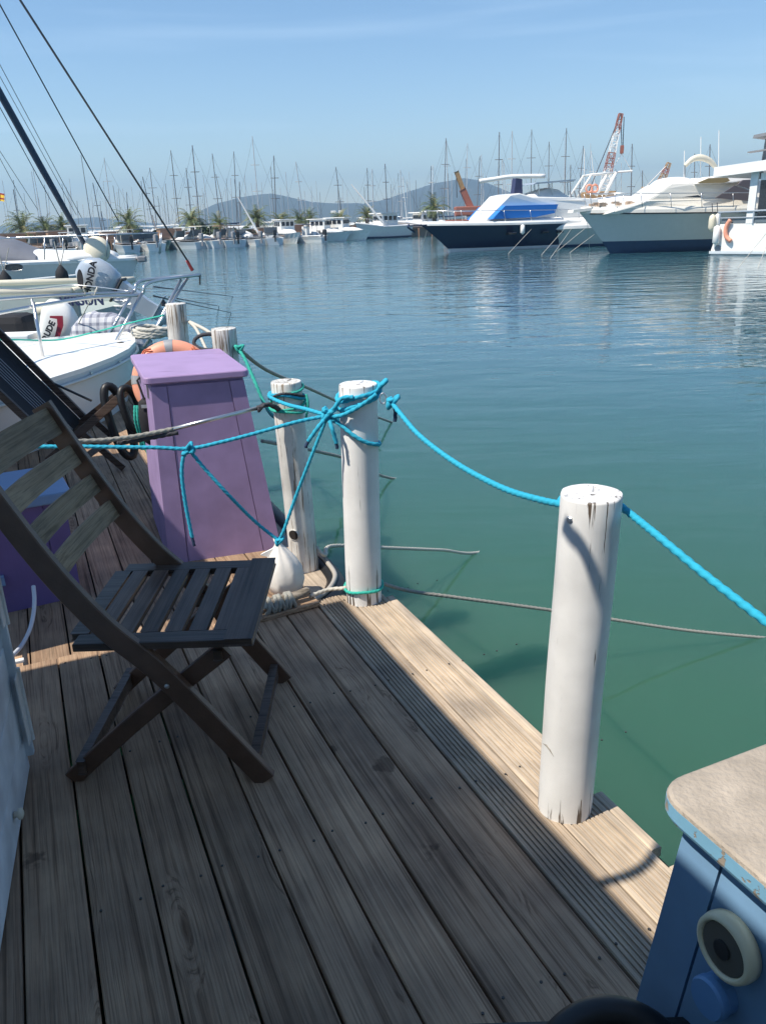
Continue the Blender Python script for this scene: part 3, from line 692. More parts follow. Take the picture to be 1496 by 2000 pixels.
# reclining chair on the far deck
rc = empty('folding_chair', (-1.9, 5.0, FZ), label='black slung reclining chair with dark wooden rails on the far deck', cat='chair')
Yf, Yn = 5.25, 4.75
def bar2(name, a, b, w_=.05, th=.024, mat=M['chair']):
    bm = B(); beam(bm, a, b, th, w_, (0, 1, 0), .003); return mesh(name, bm, mat, rc)
bar2('back_rail', oy(-90, 560, Yf), oy(172, 822, Yf), .045)
bar2('back_rail', oy(-120, 655, Yn), oy(110, 872, Yn), .045)
bar2('leg', oy(140, 828, Yf), oy(243, 915, Yf), .045)
a_, b_ = oy(92, 830, Yn), oy(170, 905, Yn); bar2('leg', a_, b_, .045)
bar2('seat_rail', oy(120, 862, Yf-.02), oy(268, 745, Yf-.02), .07)
bar2('seat_rail', oy(95, 900, Yn+.05), oy(232, 778, Yn+.05), .05)
bar2('cross_leg', oy(150, 905, Yn+.03), oy(228, 850, Yf-.03), .04)
bar2('prop_leg', oy(186, 822, Yf), oy(232, 862, Yf), .04)
# sling: fabric band between the back rails with its cords
A0, A1 = oy(-90, 575, Yf), oy(158, 822, Yf); B0, B1 = oy(-120, 665, Yn), oy(100, 868, Yn)
bm = B(); nx, ny = 14, 5; g = []
for i in range(nx+1):
    row = []
    for j in range(ny+1):
        t_, s_ = i/nx, j/ny; q = A0.lerp(A1, t_).lerp(B0.lerp(B1, t_), s_); q.z -= .03*math.sin(math.pi*s_)
        row.append(bm.verts.new(q))
    g.append(row)
for i in range(nx):
    for j in range(ny): bm.faces.new((g[i][j], g[i+1][j], g[i+1][j+1], g[i][j+1]))
o = mesh('sling', bm, M['blackcloth'], rc, smooth=True); sol = o.modifiers.new('s', 'SOLIDIFY'); sol.thickness = .006
bm = B(); cg = plain('pale_sling_cord', (.34, .34, .35), .35)
for j in range(6):
    s_ = .30+j*.055
    tube(bm, [A0.lerp(A1, i/8).lerp(B0.lerp(B1, i/8), s_)+Vector((0, 0, .012-.03*math.sin(math.pi*s_))) for i in range(9)], .0035, 5)
tag(mesh('sling_cord', bm, cg, rc, smooth=True), kind='stuff')
bm = B(); tube(bm, [oy(97, 745, Yf), oy(180, 783, Yf)], .008, 6); mesh('tie_bar', bm, M['black'], rc)

# black hose hoop, cushion strap, green line bunch
Yh = 4.55
def hoop(px, py, wpx, hpx, Y, r, label, tilt=0, mat='black', nm='hose_hoop'):
    c = oy(px, py, Y); s = Y*1.03/F; pts = []
    for k in range(29):
        t = 2*math.pi*k/28; ex = abs(math.cos(t))**.8*math.copysign(1, math.cos(t)); ez = abs(math.sin(t))**.8*math.copysign(1, math.sin(t))
        pts.append(c+Vector((ex*wpx/2*s+tilt*ez*s, .04*math.cos(t), ez*hpx/2*s)))
    bm = B(); tube(bm, pts, r, 10, cap=False); o = mesh(nm, bm, M[mat], smooth=True); tag(o, label, 'hoop'); return o
hoop(234, 824, 26, 140, 4.9, .026, 'tall black rubber hoop standing on the boards left of the tall purple box', tilt=-12)
hoop(258, 800, 22, 84, 4.75, .022, 'smaller black rubber hoop leaning between the tall hoop and the purple box', tilt=-8)
# black bag hanging at the box's left side
q = oy(290, 815, 4.0); bg_ = empty('bag', q-Vector((0, 0, .12)), label='black fabric bag with a metal buckle hanging at the purple box side', cat='bag')
rings = []
for z, a, b_ in ((-.14, .02, .02), (-.12, .05, .035), (0, .06, .04), (.08, .05, .035), (.10, .02, .02)):
    rings.append([q+Vector((a*.8*math.cos(2*math.pi*k/14), b_*math.sin(2*math.pi*k/14), z)) for k in range(14)])
bm = B(); loft(bm, rings); mesh('pouch', bm, M['blackcloth'], bg_, smooth=True)
bm = B(); tube(bm, [q+Vector((0.0, -.02, .09)), q+Vector((-.03, 0, .19)), q+Vector((.0, .03, .22))], .006, 6); mesh('strap', bm, M['blackcloth'], bg_)
bm = B(); box(bm, q+Vector((0, -.042, .065)), (.03, .004, .018), bev=.001); mesh('buckle', bm, M['steel'], bg_)
gb = empty('rope', oy(272, 830, 4.6), label='bunch of green rope hanging left of the purple box', cat='rope')
for dx in (-4, 0, 4, 7):
    rope_obj('strand', [oy(268+dx, 792, 4.6), oy(270+dx*1.4, 820, 4.58), oy(276+dx, 850, 4.6), oy(280+dx*.7, 878, 4.62)], .007, M['r_green'], gb)
rope_obj('strand', [oy(280, 860, 4.6), oy(288, 885, 4.6), oy(292, 908, 4.6)], .005, M['r_green'], gb)

# ------------------------------------------------------------------ life ring
rg_c = oy(341, 745, 4.75); s = 4.9/F
lr = empty('life_ring', rg_c, label='faded orange life ring with grey tape bands leaning behind the purple box', cat='life ring')
RR, rr_ = .192, .053
nx_ = Vector((.18, -.95, .25)).normalized(); ax_, bx_ = frame_along(nx_)
def ringpt(t, q, e=1): return rg_c+(ax_*math.cos(t)+bx_*math.sin(t))*(RR+rr_*e*math.cos(q))+nx_*rr_*.75*e*math.sin(q)
bm = B(); loft_r = [[ringpt(2*math.pi*i/48, 2*math.pi*k/14) for k in range(14)] for i in range(49)]
loft(bm, loft_r, cap=False); bmesh.ops.remove_doubles(bm, verts=bm.verts, dist=1e-5); mesh('ring', bm, M['orange'], lr, smooth=True)
for t0 in (math.pi/2-.05, math.pi/2-.05+math.pi, 0.1, math.pi+.1):
    bm = B(); loft(bm, [[ringpt(t0+(i-2)*.055, 2*math.pi*k/14, 1.04) for k in range(14)] for i in range(5)], cap=False); mesh('tape_band', bm, M['tape'], lr, smooth=True)
for t0 in (.85, 2.35, 3.9, 5.4):
    bm = B()
    for dq in (-.25, .1, .45):
        tube(bm, [ringpt(t0+(i-4)*.05, .9+dq+.25*math.sin(i), 1.05) for i in range(9)], .004, 5)
    tag(mesh('grab_line', bm, plain('orange_line', (.62, .17, .08), .7), lr), kind='stuff')

# ------------------------------------------------------------------ cleat, white bag
cl = empty('cleat', oz(600, 1162), label='weathered wooden cleat at the near deck end beside the white bag', cat='cleat')
ca, cb = oz(520, 1180, .05), oz(605, 1156, .055); ca = cb+(ca-cb).normalized()*.26
bm = B(); c_ = (ca+cb)/2; dirc = (cb-ca).normalized()
tube(bm, spline([ca+Vector((0, 0, .012)), ca.lerp(cb, .25)+Vector((0, 0, .0)), c_, ca.lerp(cb, .75), cb+Vector((0, 0, .012))], 5), [.006]+[.014+.008*math.sin(math.pi*i/20) for i in range(1, 20)]+[.008], 10); mesh('horn_bar', bm, wood('grey_cleat_wood', (.12, .1, .08), (.25, .22, .18), (.32, .28, .24), 'X', knots=False), cl, smooth=True)
for t_ in (.38, .62):
    bm = B(); q = ca.lerp(cb, t_); tube(bm, [Vector((q.x, q.y, 0)), Vector((q.x, q.y, .05))], .014, 10); mesh('foot', bm, M['steel'], cl)
bm = B(); box(bm, Vector((c_.x-.01, c_.y-.02, .010)), (.34, .075, .018), (dirc, Vector((-dirc.y, dirc.x, 0)), Vector((0, 0, 1))), .003); mesh('base_board', bm, M['deck'], cl)
pts = []
for k in range(60):
    t_ = k/59; q = ca.lerp(cb, .2+.5*abs(((t_*3) % 2)-1)); a_ = k*.9
    pts.append(q+Vector((-dirc.y, dirc.x, 0))*(.035*math.cos(a_))+Vector((0, 0, -.012+.03*math.sin(a_))))
rope_obj('mooring_line', pts, .0085, M['r_grey'], sub=4, label='grey line wound in turns round the weathered cleat', cat='rope')
rope_obj('mooring_line', [cb+Vector((0, 0, -.02)), oz(640, 1152, .03), oz(672, 1149, .04), P2b+Vector((-.078, -.02, .065))], .008, M['r_white'], label='short pale line running from the cleat to the foot of the corner post', cat='rope')
# white bag
bc = oz(557, 1150, 0); bc = Vector((bc.x, bc.y+.03, -.02)); 
wb = empty('bag', bc, label='white cloth bag tied up with blue rope beside the cleat', cat='bag')
bm = B(); rings = []
topz = oy(545, 1072, 3.08).z
for f, rx in ((0, .055), (.03, .072), (.2, .083), (.45, .079), (.62, .062), (.76, .040), (.86, .020), (.93, .012), (1, .016)):
    z = bc.z+(topz-bc.z)*f; ring = []
    for k in range(36):
        t_ = 2*math.pi*k/36; fold = 1+(.10*f)*math.sin(t_*7+1.2)+.05*f*math.sin(t_*13+f*3)+.04*math.sin(t_*3)
        ring.append(Vector((bc.x+rx*fold*math.cos(t_)-.022*f*f, bc.y+rx*fold*math.sin(t_), z)))
    rings.append(ring)
loft(bm, rings); mesh('sack', bm, plain('white_sack', (.72, .69, .65), .55, bump=.3, bscale=30, var=.05), wb, smooth=True)
bm = B(); q = Vector((bc.x-.03, bc.y-.01, topz-.035))
poly_extrude(bm, [q, q+Vector((-.06, -.01, -.025)), q+Vector((-.065, -.01, -.03)), q+Vector((-.01, 0, -.05))], Vector((.0, .012, .0))); mesh('sack_corner', bm, M['whitedull'], wb)

# ------------------------------------------------------------------ ropes
RB = .0078
kn1 = oy(640, 812, 3.0)         # the cluster knot between the two posts
A_, B_ = (.0, 3.0), (.445, 1.72)
# deck corner post to near post and on out of frame
rl = empty('rope', ovp(765, 785, A_, B_), label='bright blue rope swagged from the corner post behind the near post and away right', cat='rope')
pp = [ovp(x, y, A_, B_) for x, y in ((762, 783), (785, 812), (815, 847), (860, 884), (915, 920), (985, 955), (1045, 974), (1098, 985))]
e3 = P3t+Vector((.078, -.02, -.075)); zR = pp[-1].z; b3 = Vector((P3t.x+.0, P3t.y+.085, zR))
pp += [Vector((P3t.x-.055, P3t.y+.066, zR)), b3, Vector((P3t.x+.06, P3t.y+.06, zR)), oy(1222, 997, P3t.y+.02)]
C_, D_ = (P3t.x+.04, P3t.y), (1.02, .42)
pp += [ovp(x, y, C_, D_) for x, y in ((1290, 1052), (1360, 1110), (1430, 1165), (1500, 1218))]
pp += [ovp(1570, 1262, C_, D_), ovp(1640, 1296, C_, D_)]
rope_obj('line', pp, RB*1.05, M['r_blue'], rl)
def knot(parent, c, r_, rr, mat, seed=0, n=34, name='knot'):
    rnd = random.Random(seed); pts = []
    ph = rnd.random()*6
    for k in range(n):
        t_ = k/n*2*math.pi*2
        pts.append(c+Vector((r_*math.sin(t_+ph)+.35*r_*math.sin(2*t_), r_*.8*math.cos(t_*1.5+ph), r_*(.9*math.cos(t_)-.4*math.cos(2*t_+ph)))))
    return rope_obj(name, pts, rr, mat, parent, sub=4)
kp = ovp(765, 784, A_, B_)
knot(rl, kp, .018, RB, M['r_blue'], 1); 
rope_obj('rope_end', [kp, kp+Vector((.012, 0, -.03)), kp+Vector((.01, 0, -.075))], RB*.9, M['r_end'], rl)
bm = B(); q = ovp(748, 778, A_, B_); tube(bm, [q+Vector((.012*math.cos(t_), 0, .02*math.sin(t_))) for t_ in [i*math.pi/6 for i in range(13)]], .003, 6); mesh('shackle', bm, M['steel'], rl)
# wraps round corner post
def wrap(c, t, r_, z0, z1, turns=1.0, a0=0, n=28, wob=.004):
    pts = []; h = (t-c)
    for k in range(int(n*turns)+1):
        f = k/(n*turns); a_ = a0+2*math.pi*turns*f; z = z0+(z1-z0)*(.5-.5*math.cos(2*math.pi*f))
        cc = c+h*((z-c.z)/h.z); pts.append(Vector((cc.x+r_*math.cos(a_), cc.y+r_*math.sin(a_), z+wob*math.sin(3*a_))))
    return pts
rw = empty('rope', P2t-Vector((0, 0, .1)), label='blue rope wound twice round the top of the corner post', cat='rope')
zA = on_cyl(700, 778, P2b, P2t, .08)[0].z
rope_obj('turn', wrap(P2b, P2t, .082, zA-.015, zA+.03, 1.0, R(200)), RB, M['r_blue'], rw)
rope_obj('turn', wrap(P2b, P2t, .084, zA-.045, zA+.015, 1.0, R(210)), RB, M['r_blue'], rw)
knot(rw, oy(745, 752, 3.02), .016, RB, M['r_blue'], 3)
lo = [kn1, oy(668, 832, 2.975), oy(690, 850, 2.955), oy(715, 864, 2.955), oy(738, 868, 2.985), Vector((-.01, 3.07, oy(740, 866, 3.05).z)), Vector((-.05, 3.115, oy(700, 856, 3.1).z)), oy(660, 820, 3.08), kn1]
rope_obj('lower_turn', lo, RB, M['r_blue'], rw)
rk = empty('rope', kn1, label='blue rope net of knots strung between the peeling post and the corner post', cat='rope')
knot(rk, kn1, .022, RB, M['r_blue'], 5); knot(rk, kn1+Vector((.01, -.01, .012)), .018, RB, M['r_blue'], 8)
for nm, pts in (('line', [kn1, oy(600, 800, 3.1), oy(560, 790, 3.3), oy(528, 776, 3.42), Vector((-.48, 3.50, oy(528, 772, 3.45).z))]),
                ('line', [kn1, oy(655, 795, 2.97), oy(668, 778, 2.96), oy(690, 776, 2.95)]),
                ('line', [kn1, oy(665, 812, 2.96), oy(700, 795, 2.95), oy(735, 770, 2.97)]),
                ('loose_end', [kn1, oy(625, 830, 2.96), oy(612, 848, 2.96), oy(602, 862, 2.96)]),
                ('loose_end', [kn1, oy(648, 835, 2.96), oy(654, 855, 2.96), oy(657, 866, 2.96)])):
    rope_obj(nm, pts, RB, M['r_blue'], rk)
rope_obj('burnt_tip', [oy(602, 862, 2.96), oy(597, 874, 2.96)], RB*.8, M['r_end'], rk); rope_obj('burnt_tip', [oy(657, 864, 2.96), oy(659, 876, 2.96)], RB*.8, M['r_end'], rk)
# line running left with the hanging V
V0, V1 = (kn1.x, kn1.y), (-1.6, 2.75)
rh = empty('rope', kn1-Vector((.4, 0, 0)), label='blue rope stretched left across the purple box with a knotted hanging loop', cat='rope')
rope_obj('line', [kn1]+[ovp(x, y, V0, V1) for x, y in ((580, 824), (500, 846), (430, 864), (370, 876), (300, 874), (220, 873), (140, 872), (60, 872), (-60, 868))], RB*.9, M['r_blue'], rh)
k2 = ovp(370, 878, V0, V1); knot(rh, k2, .018, RB*.9, M['r_blue'], 11)
rope_obj('loose_end', [k2, ovp(359, 892, V0, V1), ovp(356, 930, V0, V1), ovp(364, 990, V0, V1), ovp(376, 1050, V0, V1)], RB*.9, M['r_blue'], rh)
rope_obj('burnt_tip', [ovp(376, 1050, V0, V1), ovp(380, 1066, V0, V1)], RB*.75, M['r_end'], rh)
k3 = oy(545, 1056, 3.04)
rope_obj('hanging_loop', [k2, ovp(400, 915, V0, V1), ovp(450, 970, V0, V1), oy(500, 1020, 3.02), k3], RB*.85, M['r_blue'], rh)
rope_obj('hanging_loop', [k3, oy(555, 1035, 3.03), oy(578, 970, 3.02), oy(605, 900, 3.0), kn1], RB*.85, M['r_blue'], rh)
knot(rh, k3, .014, RB*.8, M['r_blue'], 14)
# turns on the peeling post
rp = empty('rope', P1t-Vector((0, 0, .1)), label='blue and green rope turns round the peeling post top', cat='rope')
z1 = on_cyl(565, 778, P1b, P1t, .07)[0].z
for i, (dz, mt, tl_) in enumerate(((.02, 'r_green', .035), (0, 'r_blue', -.03), (-.03, 'r_green', .05), (-.01, 'r_dark', -.06), (-.05, 'r_green', .03))):
    rope_obj('turn', wrap(P1b, P1t, .074+.002*i, z1+dz-tl_/2, z1+dz+tl_/2, 1, R(200+25*i)), .0055 if mt != 'r_blue' else .0075, M[mt], rp)
rope_obj('tail', [oy(598, 770, 3.45), oy(602, 790, 3.44), oy(598, 815, 3.46)], .005, M['r_green'], rp)
# green turn at the foot of the corner post
rope_obj('rope', wrap(P2b, P2t, .079, .06, .066, 1.0, R(170)), .006, M['r_green'], label='thin green line tied round the foot of the corner post')
# grey braided line with a steel rod part, from the peeling post to the left
gl = empty('boat_hook', oy(330, 835, 3.3), label='steel pole with a grey braided line slung left from the peeling post', cat='pole')
qa, qb = oy(503, 797, 3.38), oy(338, 838, 3.2)
bm = B(); tube(bm, [qa, qb], .0085, 10); mesh('pole', bm, M['steel'], gl, smooth=True)
rope_obj('line', [qb, oy(260, 853, 3.12), oy(200, 860, 3.05), oy(150, 862, 3.0)], .009, M['r_grey'], gl)
rope_obj('underline', [qb+Vector((.02, 0, -.015)), oy(280, 858, 3.15), oy(230, 866, 3.1)], .009, M['r_dark'], gl)
knot(gl, oy(510, 796, 3.38), .012, .006, M['r_dark'], 21)
rope_obj('lashing', [oy(503, 797, 3.38), oy(525, 790, 3.40), oy(545, 800, 3.43)], .010, M['r_dark'], gl)

# ------------------------------------------------------------------ mooring lines into the water
def mline(px, r_, mat, label, ys=None, zend=True, n=None):
    return None
def wl(px, py, z=WZ-.0): return oz(px, py, z)
e = wl(945, 1077, WZ-.02); st = Vector((-.36, 3.60, oy(615, 1062, 3.60).z))
mid = st.lerp(e, .5)
def sagline(a, b, sag, n=10, under=None):
    pts = [a.lerp(b, i/n)-Vector((0, 0, sag*4*(i/n)*(1-i/n))) for i in range(n+1)]
    if under: pts.append(b+(b-a).normalized()*under+Vector((0, 0, -.12*under)))
    return pts
rope_obj('mooring_line', [P1b+Vector((.06, .0, .10)), P1b+Vector((.1, .0, .06)), oy(650, 1066, 3.75), oy(760, 1070, 4.1), oy(860, 1074, 4.45), e, wl(1095, 1027, WZ-.10)], .009, M['r_white'], label='pale grey mooring line leaving the peeling post foot and entering the water', twisted=True, group=None)
rope_obj('mooring_line', [P2b+Vector((.07, .03, .06)), oy(800, 1154, 3.08), oy(900, 1168, 3.15), oy(1078, 1192, 3.3), oy(1190, 1209, 3.38), oy(1340, 1231, 3.48), wl(1496, 1246, WZ-.01), wl(1560, 1250, WZ-.10)], .0075, M['r_grey'], label='thin grey-green mooring line running right from the corner post foot')
rope_obj('mooring_line', [oy(612, 880, 4.9), oy(512, 861, 4.4)][::-1]+[oy(690, 900, 5.6), wl(778, 936, WZ-.02), wl(1000, 936, WZ-.12), wl(1250, 936, WZ-.16)], .010, M['r_grey'], label='grey mooring line passing behind the posts into the water')
rope_obj('mooring_line', [P4t+Vector((.06, 0, -.10)), oy(520, 722, 5.2), oy(600, 757, 6.2), oy(680, 793, 7.2), wl(768, 826, WZ-.02)], .011, M['r_grey'], label='grey mooring line from the post behind the purple box')
gr = [P4t+Vector((.065, -.03, -.10)), oy(478, 700, 4.5), oy(500, 750, 4.4), oy(520, 795, 4.3), oy(540, 815, 3.9), Vector((-.42, 3.6, z1-.06))]
rope_obj('rope', gr, .009, M['r_green'], label='green rope hanging from the rear post down to the peeling post')
knot(None, oy(468, 680, 4.55), .02, .007, M['r_green'], 31, name='rope_knot'); bpy.data.objects[-1] if False else None
for o in list(COL.objects):
    if o.name.startswith('rope_knot'): tag(o, 'green rope knot at the side of the post behind the purple box', 'knot')
rope_obj('mooring_line', [P5t+Vector((.08, 0, -.13)), oy(410, 650, 5.3), P4t+Vector((-.05, .05, -.12))], .011, M['r_white'], label='white line slung between the two rear posts')
rope_obj('mooring_line', [P5t+Vector((.08, 0, -.13)), oy(385, 645, 5.6), oy(405, 686, 5.3)], .010, M['r_white'], label='white line hanging down from the farthest post')
bm = B(); q = oy(408, 668, 4.9); tube(bm, [q+Vector((.09*math.cos(t_), .02*math.sin(t_), .045*math.sin(t_))) for t_ in [i*math.pi/8 for i in range(17)]], .012, 8); tag(mesh('coil', bm, M['r_dark'], smooth=True), 'dark looped line hanging between the two rear posts', 'rope')
# rope pile at the sailboat's bow
pts = []
for k in range(70):
    a_ = k*.8; pts.append(oy(300, 660, 8.2)+Vector((.16*math.cos(a_)*(1-.3*math.sin(k)), .12*math.sin(a_), .02+.10*(k/70)*abs(math.sin(k*.5)))))
rope_obj('rope_pile', pts, .018, M['r_white'], sub=3, label='pile of pale rope heaped on the sailboat bow', cat='rope')

# unseen bent arm, added so its shadow crosses the lit boards and near post
def lifted(p, z): return p+SUNV*((z-p.z)/SUNV.z)
qa_, qb_ = on_cyl(1112, 1042, P3b, P3t, .0715)[0], on_cyl(1168, 1140, P3b, P3t, .0715)[0]
r1_, r2_ = oz(1165, 1728), oz(1262, 1688)
arm = spline([lifted(r1_, 1.93)-VV*.12, lifted(r1_, 1.93), lifted(r2_, 1.97), lifted(r2_, 1.97).lerp(lifted(qb_, 2.06), .5), lifted(qb_, 2.06), lifted(qa_, 2.07), lifted(qa_, 2.07)+(lifted(qa_, 2.07)-lifted(qb_, 2.06))*.4], 5)
bm = B(); tube(bm, arm, .014, 8); mesh('shadow_arm', bm, M['darksteel'], hb, smooth=True)

# ------------------------------------------------------------------ blue box, bottom right
ZB = .765
c1 = oz(1308, 1536, ZB); e1 = VV.copy(); f1 = -UU
cc = oz(1272, 1532, ZB)
W1, L1 = .62, .75
top4 = [cc, cc+e1*W1, cc+e1*W1+f1*L1, cc+f1*L1]
bx = empty('cabinet', Vector((cc.x+.2, cc.y-.2, 0)), label='blue painted wooden cabinet with a worn bare top at the bottom right', cat='cabinet')
rr = roundrect(top4, .055, 8)
lid_c = sum(rr, Vector())/len(rr)
bm = B(); rings = []
for z, s_ in ((ZB-.034, .992), (ZB-.028, 1), (ZB-.008, 1)):
    rings.append([Vector((lid_c.x+(p.x-lid_c.x)*s_, lid_c.y+(p.y-lid_c.y)*s_, z)) for p in rr])
loft(bm, rings); mesh('top_edge', bm, M['bluelight'], bx)
bm = B(); rings = []
for z, s_ in ((ZB-.0078, .9995), (ZB-.003, .996), (ZB, .985)):
    rings.append([Vector((lid_c.x+(p.x-lid_c.x)*s_, lid_c.y+(p.y-lid_c.y)*s_, z))-cc for p in rr])
loft(bm, rings)
o = mesh('top', bm, M['worn'], bx, world=False); o.matrix_basis = parent_inv(bx) @ Matrix.Translation(cc)
ins = .040
bA = cc+e1*ins+f1*ins*1.0; zt_ = ZB-.034
fl = .055          # the face leans out towards the foot
t4 = [Vector((p.x, p.y, zt_)) for p in (bA, bA+e1*(W1-.04), bA+e1*(W1-.04)+f1*(L1-.04), bA+f1*(L1-.04))]
b4 = [Vector((p.x, p.y, 0)) for p in (bA-e1*fl-f1*.06, bA+e1*(W1), bA+e1*(W1)+f1*(L1-.04), bA-e1*fl+f1*(L1-.04))]
bm = B(); hexbox(bm, b4, t4); mesh('carcass', bm, M['blue'], bx)
def cf(s, z, o_=0):      # point on the deck-side face: s along f1, z height
    t_ = z/zt_; a_ = b4[0].lerp(t4[0], t_); b_ = b4[3].lerp(t4[3], t_); nrm = (t4[3]-t4[0]).cross(t4[0]-b4[0]).normalized()
    if nrm.dot(e1) > 0: nrm = -nrm
    return a_.lerp(b_, s)+nrm*o_
ss = [0, .095, .30, .53, .75, 1]
for i in range(5):
    a_, b_ = ss[i]+(.003 if i else 0), ss[i+1]-.003
    bm = B(); hexbox(bm, [cf(a_, 0, .010), cf(b_, 0, .010), cf(b_, 0, .0005), cf(a_, 0, .0005)], [cf(a_, zt_-.003, .010), cf(b_, zt_-.003, .010), cf(b_, zt_-.003, .0005), cf(a_, zt_-.003, .0005)]); mesh('side_board', bm, M['blue'], bx)
nrm = (cf(.3, .4, 1)-cf(.3, .4, 0)).normalized()
def on_face(px, py, off_=.012):
    d = ray(px, py); p0 = cf(.3, .4, off_); return CAM+d*((p0-CAM).dot(nrm)/d.dot(nrm))
pc = on_face(1432, 1845); pr = on_face(1432, 1780); rad = .0435
lmp = empty('round_lamp', pc, label='round cream rimmed porthole lamp on the blue cabinet side', cat='lamp')
bm = B(); lathe(bm, [(rad, 0), (rad*1.02, .010), (rad*.97, .020), (rad*.84, .023), (rad*.78, .018), (rad*.77, .004)], pc, nrm, 36); mesh('rim', bm, plain('cream_plastic', (.82, .75, .52), .35, var=.04), lmp, smooth=True)
bm = B(); lathe(bm, [(rad*.76, .004), (rad*.76, .0185), (rad*.4, .0195), (.001, .0198)], pc, nrm, 32); mesh('lens', bm, plain('smoky_lens', (.13, .12, .10), .12), lmp, smooth=False)
bm = B(); lathe(bm, [(rad*.30, .017), (rad*.28, .0225), (.001, .0228)], pc, nrm, 20); mesh('lens_hub', bm, plain('dark_hub', (.03, .03, .03), .4), lmp)
pk = on_face(1408, 1938)
bm = B(); lathe(bm, [(.026, -.002), (.026, .012), (.0275, .014), (.0275, .024), (.025, .028), (.001, .0285)], pk, nrm, 30); mesh('knob', bm, plain('blue_cap_plastic', (.15, .32, .58), .45), bx)

# black moulded chair at the bottom edge
bch = empty('armchair', (.28, .45, 0), label='black moulded chair whose rounded back shows at the bottom edge', cat='chair')
q0 = oy(1190, 1955, .80); rings = []
cx_, cy_, zt2 = .235, .62, oz(1190, 1940, .62).z
def bp_(f, z): pass
ctr = oy(1178, 2030, .80)
bm = B(); rings = []
hw = .084
for i in range(19):
    t_ = math.pi*i/18; x = -hw*math.cos(t_)*(1 if abs(math.cos(t_)) < .9 else 1); zz = .052*math.sin(t_)**.7 if i not in (0, 18) else 0
    c_ = ctr+Vector((x, .03*math.cos(t_)**2*-1, zz)); rings.append(c_)
pathp = [rings[0]+Vector((-.005, 0, -.35))]+rings+[rings[-1]+Vector((.005, 0, -.35))]
tube(bm, spline(pathp, 3), .022, 12); mesh('back_frame', bm, M['black'], bch, smooth=True)
bm = B(); pts = [rings[i] for i in range(1, 18)]; lowp = [Vector((p.x, p.y+.0, ctr.z-.33)) for p in pts]
for i in range(len(pts)-1):
    vs_ = [bm.verts.new(p) for p in (pts[i], pts[i+1], lowp[i+1], lowp[i])]; bm.faces.new(vs_)
o = mesh('back_panel', bm, M['black'], bch); o.modifiers.new('s', 'SOLIDIFY').thickness = .012
zseat = .42; 
bm = B(); box(bm, (ctr.x, ctr.y-.20, zseat), (.40, .42, .03), bev=.012); mesh('seat', bm, M['black'], bch)
for sx in (-.17, .17):
    for sy in (-.38, -.02):
        bm = B(); beam(bm, (ctr.x+sx*1.1, ctr.y+sy*1.05, 0), (ctr.x+sx, ctr.y+sy, zseat), .03, .03); mesh('leg', bm, M['black'], bch)
bpy.context.view_layer.update()
# ------------------------------------------------------------------ quay and far land
Z3 = Vector((0, 0, 1))
QA, QB = Vector((-40.0, 66.5, 0)), Vector((9.5, 104.6, 0))
QD = (QB-QA).normalized(); QN = Vector((-QD.y, QD.x, 0))
quay = empty('quay', (QA+QB)/2); tag(quay, kind='structure')
ql = (QB-QA).length
bm = B(); box(bm, (QA+QB)/2+QN*18.5+Vector((0, 0, -.35)), (ql, 36, 1.3), (QD, QN, Z3)); mesh('quay_slab', bm, M['stone'], quay)
bm = B(); box(bm, (QA+QB)/2+QN*.35+Vector((0, 0, .40)), (ql, .7, .26), (QD, QN, Z3)); mesh('quay_coping', bm, M['quaywood'], quay)
bm = B()
for i in range(30): q = QA+QD*(ql*(i+.5)/30)-QN*.12; box(bm, Vector((q.x, q.y, -.15)), (.25, .25, 1.0), (QD, QN, Z3))
tag(mesh('quay_pile', bm, M['mastb'], quay), kind='stuff')
rq = empty('quay', (34, 75, 0)); tag(rq, kind='structure')
bm = B(); poly_extrude(bm, [Vector((15, 98, -1)), Vector((24, 66, -1)), Vector((30, 40, -1)), Vector((80, 40, -1)), Vector((120, 220, -1)), Vector((15, 150, -1))], Vector((0, 0, 1.25))); mesh('quay_slab', bm, M['stone'], rq)
land = empty('land', (0, 300, 0)); tag(land, kind='structure')
bm = B(); box(bm, (-20, 330, -.3), (620, 60, 2.2)); mesh('land_strip', bm, plain('far_land_scrub', (.10, .10, .07), .9, var=.5, bscale=.6), land)
def quay_at(px, inset=3.0, z=.3):
    d = ray(px, 440); P0 = QA+QN*inset; n = QN; s = (P0-CAM).dot(n)/d.dot(n); q = CAM+d*s; return Vector((q.x, q.y, z))

# hulls -----------------------------------------------------------------------------------------
def hull_rings(L_, bw, sheer, ov, draft=.35, levels=(1, .78, .55, .3, .12, 0, -1), flare=.8, fullness=.55, ns=16, trans=.92):
    """rings from bow to stern; local x aft from the waterline stem, y abeam, z up from the water"""
    rings = []
    for i in range(ns+1):
        t_ = (i/ns)**1.35
        f = min(1, (t_/fullness))if t_ < fullness else 1
        hb_ = bw/2*(1-(1-f)**2.0)**.8*(1 if t_ < .7 else 1-(1-trans)*(t_-.7)/.3)
        wb_ = bw/2*flare*(1-(1-f)**1.55)**.95*(1 if t_ < .7 else 1-(1-trans)*(t_-.7)/.3)
        hb_ = max(hb_, .012); wb_ = max(wb_, .008); sz = interp(sheer, t_); ring = []
        side = []
        for lv in levels:
            if lv >= 0:
                z = sz*lv; y = wb_+(hb_-wb_)*(lv**1.4); x = -ov*(lv**1.1)*(1-t_)+t_*L_
            else: z = -draft; y = wb_*.35; x = .35*(1-t_)+t_*L_
            side.append((x, y, z))
        ring = [(x, y, z) for x, y, z in side]+[(side[-1][0], 0, side[-1][2])]+[(x, -y, z) for x, y, z in side[::-1]]
        rings.append(ring)
    return rings
